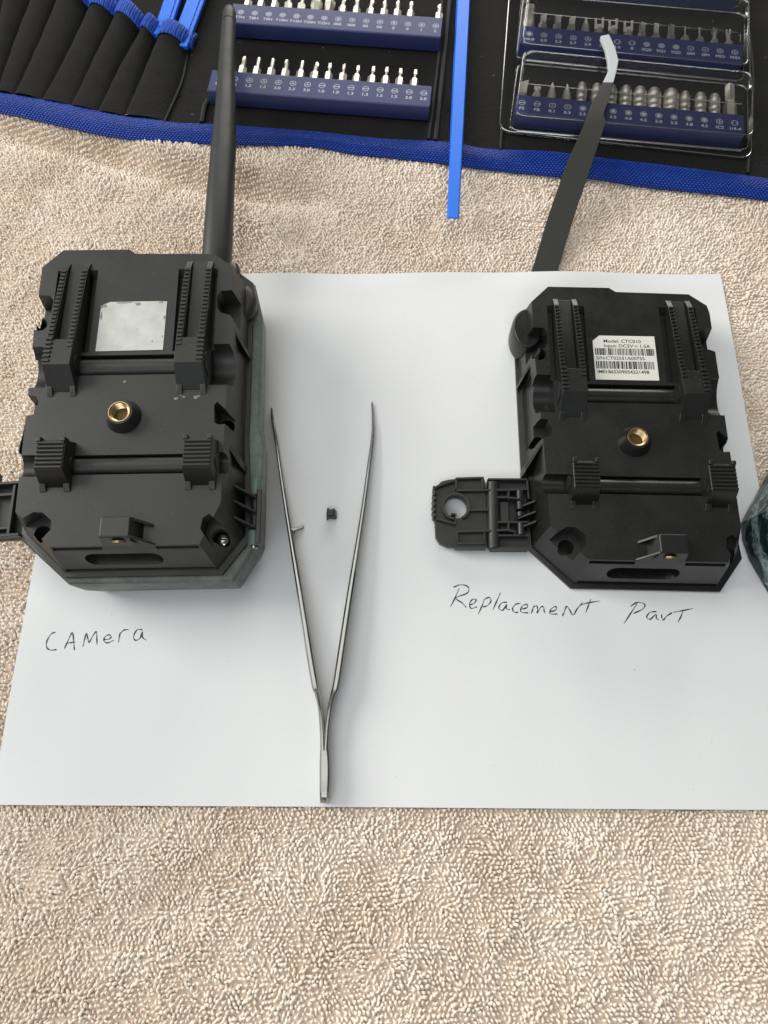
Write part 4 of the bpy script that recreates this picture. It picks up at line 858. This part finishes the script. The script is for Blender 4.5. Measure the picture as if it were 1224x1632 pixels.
tx1 = ['T7H', 'T8H', 'T9H', 'T10H', 'T15H', 'T20H', 'T25H', '000', '000', '00', '00', '0', '0', '1', '2']
mk = [(x, y, 'torx' if i < 7 else 'phil', tx1[i]) for i, (x, y) in enumerate(along(384.0, 19.5, 694.5, 41.5, 15))]
bx = [391, 411.5, 434, 456, 477, 500.5, 522, 543, 566, 588, 610.5, 632, 653, 699]
nm = ['above the mark T7H', 'above the mark T8H', 'above the mark T9H', 'above the mark T10H', 'above the mark T15H', 'above the mark T20H', 'above the mark T25H', 'above the left 000 mark', 'above the right 000 mark', 'above the left 00 mark', 'above the right 00 mark', 'above the left 0 mark', 'above the right 0 mark', 'above the mark 2 at the right end']
holder('navy bit holder marked T7H to 2, upper of the two bare holders', g, (371, 5), (706, 28), (374, 36), mk,
       [(x, ('big' if i in (5, 6) else 'star' if i < 5 else 'cross'), 'steel bit ' + nm[i] + ', upper bare holder') for i, x in enumerate(bx)])
tx2 = ['0.8', '1.5', '1.5', '1.5', '2.0', '2.3', '3.0', '1.0', '1.0', '1.3', '1.3', '1.5', '1.5', '2.0', '2.0']
mk = [(x, y, 'tri' if i < 7 else 'slot', tx2[i]) for i, (x, y) in enumerate(along(351.0, 124.5, 675.5, 148.5, 15))]
bx = [381.5, 404.5, 428, 451, 475, 497.5, 520.5, 544, 566, 590, 612.5, 635, 658.5]
nm = ['beside the antenna', 'above the middle tri-point 1.5 mark', 'above the right tri-point 1.5 mark', 'above the tri-point 2.0 mark', 'above the mark 2.3', 'above the mark 3.0', 'above the left slotted 1.0 mark', 'above the right slotted 1.0 mark', 'above the left 1.3 mark', 'above the right 1.3 mark', 'above the left slotted 1.5 mark', 'above the right slotted 1.5 mark', 'above the left slotted 2.0 mark']
holder('navy bit holder crossed by the antenna, lower of the two bare holders', g, (338, 111), (689, 137), (338, 144), mk,
       [(x, ('tri' if i < 6 else 'slot') if i not in (0, 3, 5) else 'cross', 'steel bit ' + nm[i] + ', lower bare holder') for i, x in enumerate(bx)])
tx3 = ['H6.0', '2.0', '2.3', '2.7', '2.0', '2.3', '2.6', '8', 'SQ0', 'SQ1', 'SQ2', 'SIM', 'SIM', 'MID', 'MID']
kd = ['hex', 'tri', 'tri', 'tri', 'tri', 'fork', 'fork', 'fork', 'torx', 'torx', 'torx', 'dot', 'dot', 'plus', 'plus']
mk = [(x, y, kd[i], tx3[i]) for i, (x, y) in enumerate(along(843.5, 54, 1171, 83.5, 15))]
bk = ['hexbig', 'blade', 'blade', 'blade', 'spike', 'fork', 'fork', 'fork', 'square', 'square', 'square', 'pin', 'pin', 'midfork', 'midfork']
bx = [843, 866, 889, 912, 935, 957, 980, 1004, 1026, 1049, 1073, 1096, 1120, 1143, 1166]
nm = ['above the mark H6.0, thick hexagonal', 'above the first mark 2.0', 'above the mark 2.3', 'above the mark 2.7', 'pointed, above the second mark 2.0', 'forked, behind the curved tweezer tip', 'forked, above the mark 2.6', 'wide forked, above the mark 8', 'above the mark SQ0', 'above the mark SQ1', 'above the mark SQ2', 'needle, above the left SIM mark', 'needle, above the right SIM mark', 'above the left MID mark', 'above the right MID mark at the end']
holder('navy bit holder marked H6.0 to MID in the clear tray', g, (831, 40), (1183, 71), (829, 68), mk,
       [(x, bk[i], 'steel bit ' + nm[i] + ', clear tray') for i, x in enumerate(bx)])
tx4 = ['PS', 'PB', '0.1', '0.3', '2.5', '3.0', '3.5', '4.0', '4.5', '5.0', '5.5', '3.8', '4.5', 'ICS', '1/4-4']
kd = ['slot', 'slot', 'dot', 'dot', 'hex', 'hex', 'hex', 'hex', 'hex', 'hex', 'hex', 'hex', 'hex', 'plus', 'fork']
mk = [(x, y, kd[i], tx4[i]) for i, (x, y) in enumerate(along(832, 163.5, 1171, 196, 15))]
bk = ['flatwide', 'shortslot', 'spike', 'spike', 'socket2.3', 'socket2.4', 'socket2.6', 'socket2.8', 'socket3.0', 'socket3.1', 'socket3.5', 'socket2.3', 'socket2.6', 'socket2.5', 'adapter']
bx = [834, 857, 880.5, 905, 928, 952, 976, 999, 1022, 1045.5, 1072, 1095, 1120, 1143, 1169]
nm = ['wide flat bit above the mark PS', 'short flat bit above the mark PB', 'pointed bit above the mark 0.1', 'pointed bit above the mark 0.3', 'nut driver above the mark 2.5', 'nut driver mostly hidden by the black tweezers', 'nut driver above the mark 3.5', 'nut driver above the mark 4.0', 'nut driver above the left 4.5 mark', 'nut driver above the mark 5.0', 'widest nut driver above the mark 5.5', 'narrow nut driver above the mark 3.8', 'nut driver above the right 4.5 mark', 'nut driver above the mark ICS', 'long adapter above the mark 1/4-4']
holder('navy bit holder marked PS to 1/4-4, lowest in the clear tray', g, (823, 150), (1186, 183), (819, 180), mk,
       [(x, bk[i], 'steel ' + nm[i]) for i, x in enumerate(bx)])
holder('navy bit holder cut off by the top edge above the clear tray cells', g, (846, -62), (1176, -34), (845, -34), [], [])

# clear blister tray
tr_ = thing('blister_tray', 'clear plastic blister tray over the navy bit holders', 'tray')
def quad_round(c, r, n=5):
    c = [Vector((p_.x, p_.y)) for p_ in c]; out = []
    for i in range(4):
        a = (c[i - 1] - c[i]).normalized(); b2 = (c[(i + 1) % 4] - c[i]).normalized()
        for k in range(n + 1):
            t = k / n; p0_ = c[i] + a * r; p1_ = c[i] + b2 * r; out.append(tuple((p0_ * (1 - t) ** 2 + c[i] * 2 * t * (1 - t) + p1_ * t * t)))
    return out
def insq(P, k):
    cx = sum(p_[0] for p_ in P) / len(P); cy = sum(p_[1] for p_ in P) / len(P); out = []
    for x, y in P:
        L_ = math.hypot(x - cx, y - cy); out.append((x - (x - cx) / L_ * k, y - (y - cy) / L_ * k))
    return out
base = quad_round([at(794, 211, 3), at(1198, 256, 3), at(1192, -80, 3), at(818, -110, 3)], 6)
cells = [[at(823, 97, 3.2), at(1182, 133, 3.2), at(1184, 26, 3.2), at(835, -4, 3.2)], [at(812, 210, 3.2), at(1190, 243, 3.2), at(1188, 141, 3.2), at(826, 105, 3.2)], [at(835, -14, 3.2), at(1176, 16, 3.2), at(1172, -75, 3.2), at(840, -105, 3.2)]]
fl = MB(); fl.loft([lv(base, 3.1), lv(insq(base, .5), 3.6), lv(insq(base, 1.4), 3.7)], (False, True)); fl.build('tray_flange', M['clear'], tr_, smooth=60)
def loop_tube(P, z, r_, nm_):
    m_ = MB(); m_.tube([(x, y, z) for x, y in P] + [(P[0][0], P[0][1], z)], r_, n=8); m_.build(nm_, M['rim_highlight'], tr_)
loop_tube(insq(base, .6), 3.7, .28, 'flange_edge')  # glossy tubes added on the edges to bring out highlights
for c in cells:
    q = quad_round(c, 4.5); m_ = MB(); m_.loft([lv(insq(q, -1.4), 3.75), lv(insq(q, -.5), 4.2), lv(q, 5.6), lv(insq(q, .7), 10.6), lv(insq(q, 1.3), 11.7), lv(insq(q, 2.6), 12.3), lv(insq(q, 4.6), 12.35)], (False, True)); m_.build('clear_dome', M['clear'], tr_, smooth=70)
    loop_tube(insq(q, -.2), 4.4, .3, 'dome_edge'); loop_tube(insq(q, 1.4), 11.9, .16, 'dome_edge')
    # glossy tube added along the lower lip as a highlight line
    a, b_ = c[0], c[1]; m_ = MB(); a2 = a.lerp(b_, .03); b2 = a.lerp(b_, .97); m_.tube([(a2.x, a2.y - .5, 4.3), ((a2.x + b2.x) / 2, (a2.y + b2.y) / 2 - .5, 4.3), (b2.x, b2.y - .5, 4.3)], .75, n=12); m_.build('lip_highlight', M['rim_highlight'], tr_)
    d2_ = c[3]; e2_ = c[2]; f_ = [a.lerp(d2_, .47), b_.lerp(e2_, .47)]; m_ = MB(); m_.tube([(f_[0].x + 4, f_[0].y - .4, 12.2), (f_[1].x - 6.5, f_[1].y + .6, 12.2)], .16, n=8); m_.build('dome_crease', M['rim_highlight'], tr_)

# blue spudger
sp0 = at(740, -20, 6); sp1 = at(722, 347, 9.5)
spd = thing('spudger', 'long bright blue plastic spudger reaching from the roll over the towel', 'spudger')
d = (sp1 - sp0); d2 = Vector((d.x, d.y)).normalized(); nr = Vector((-d2.y, d2.x))
m_ = MB(); far = sp0 - d * .25
def sring(c, hw, th): 
    return [(c.x + nr.x * hw, c.y + nr.y * hw, c.z - th), (c.x - nr.x * hw, c.y - nr.y * hw, c.z - th), (c.x - nr.x * hw * .8, c.y - nr.y * hw * .8, c.z), (c.x + nr.x * hw * .8, c.y + nr.y * hw * .8, c.z)]
m_.loft([sring(far, 3.4, 2.6), sring(sp0, 3.7, 2.6), sring(sp0.lerp(sp1, .62), 3.3, 2.2), sring(sp0.lerp(sp1, .72), 3.1, 1.6), sring(sp1, 2.75, .8)])
m_.build('spudger_bar', M['blue_tool'], spd, bevel=.3)

# black curved tweezers
bt = thing('black_tweezers', 'matte black tweezers with a bent white tip lying across the clear tray', 'tweezers')
Lp = [(957, 57), (965, 76), (969, 96), (970, 112), (961, 131), (945, 160), (936, 184), (929, 203), (903, 261), (875, 340), (846, 437)]
Rp = [(971, 54), (981, 76), (986, 96), (983, 112), (978, 131), (969, 163), (962, 181), (966, 194), (936, 287), (915, 345), (887, 437)]
Rp[8] = (940, 272)
zz = [17.5, 17.0, 16.6, 16.2, 15.8, 15.2, 14.8, 14.4, 11.0, 6.0, 1.0]
def strip(idx, th, ext=None):
    m_ = MB(); rings = []
    for i in idx:
        a = at(*Lp[i], zz[i]); b_ = at(*Rp[i], zz[i]); rings.append([(a.x, a.y, zz[i] - th), (b_.x, b_.y, zz[i] - th), (b_.x, b_.y, zz[i]), (a.x, a.y, zz[i])])
    if ext:
        v = Vector(rings[-1][3]) - Vector(rings[-2][3]); v.z = 0; v = v.normalized() * 12
        rings.append([(x + v.x, y + v.y, z - .6) for x, y, z in rings[-1]])
    return m_.loft(rings)
strip([0, 1, 2, 3, 4], 2.2).build('ceramic_tip', M['ceramic'], bt, bevel=.35)
strip([4, 5, 6, 7, 8, 9, 10], 1.0, True).build('arm', M['tweezer_black'], bt, bevel=.2)
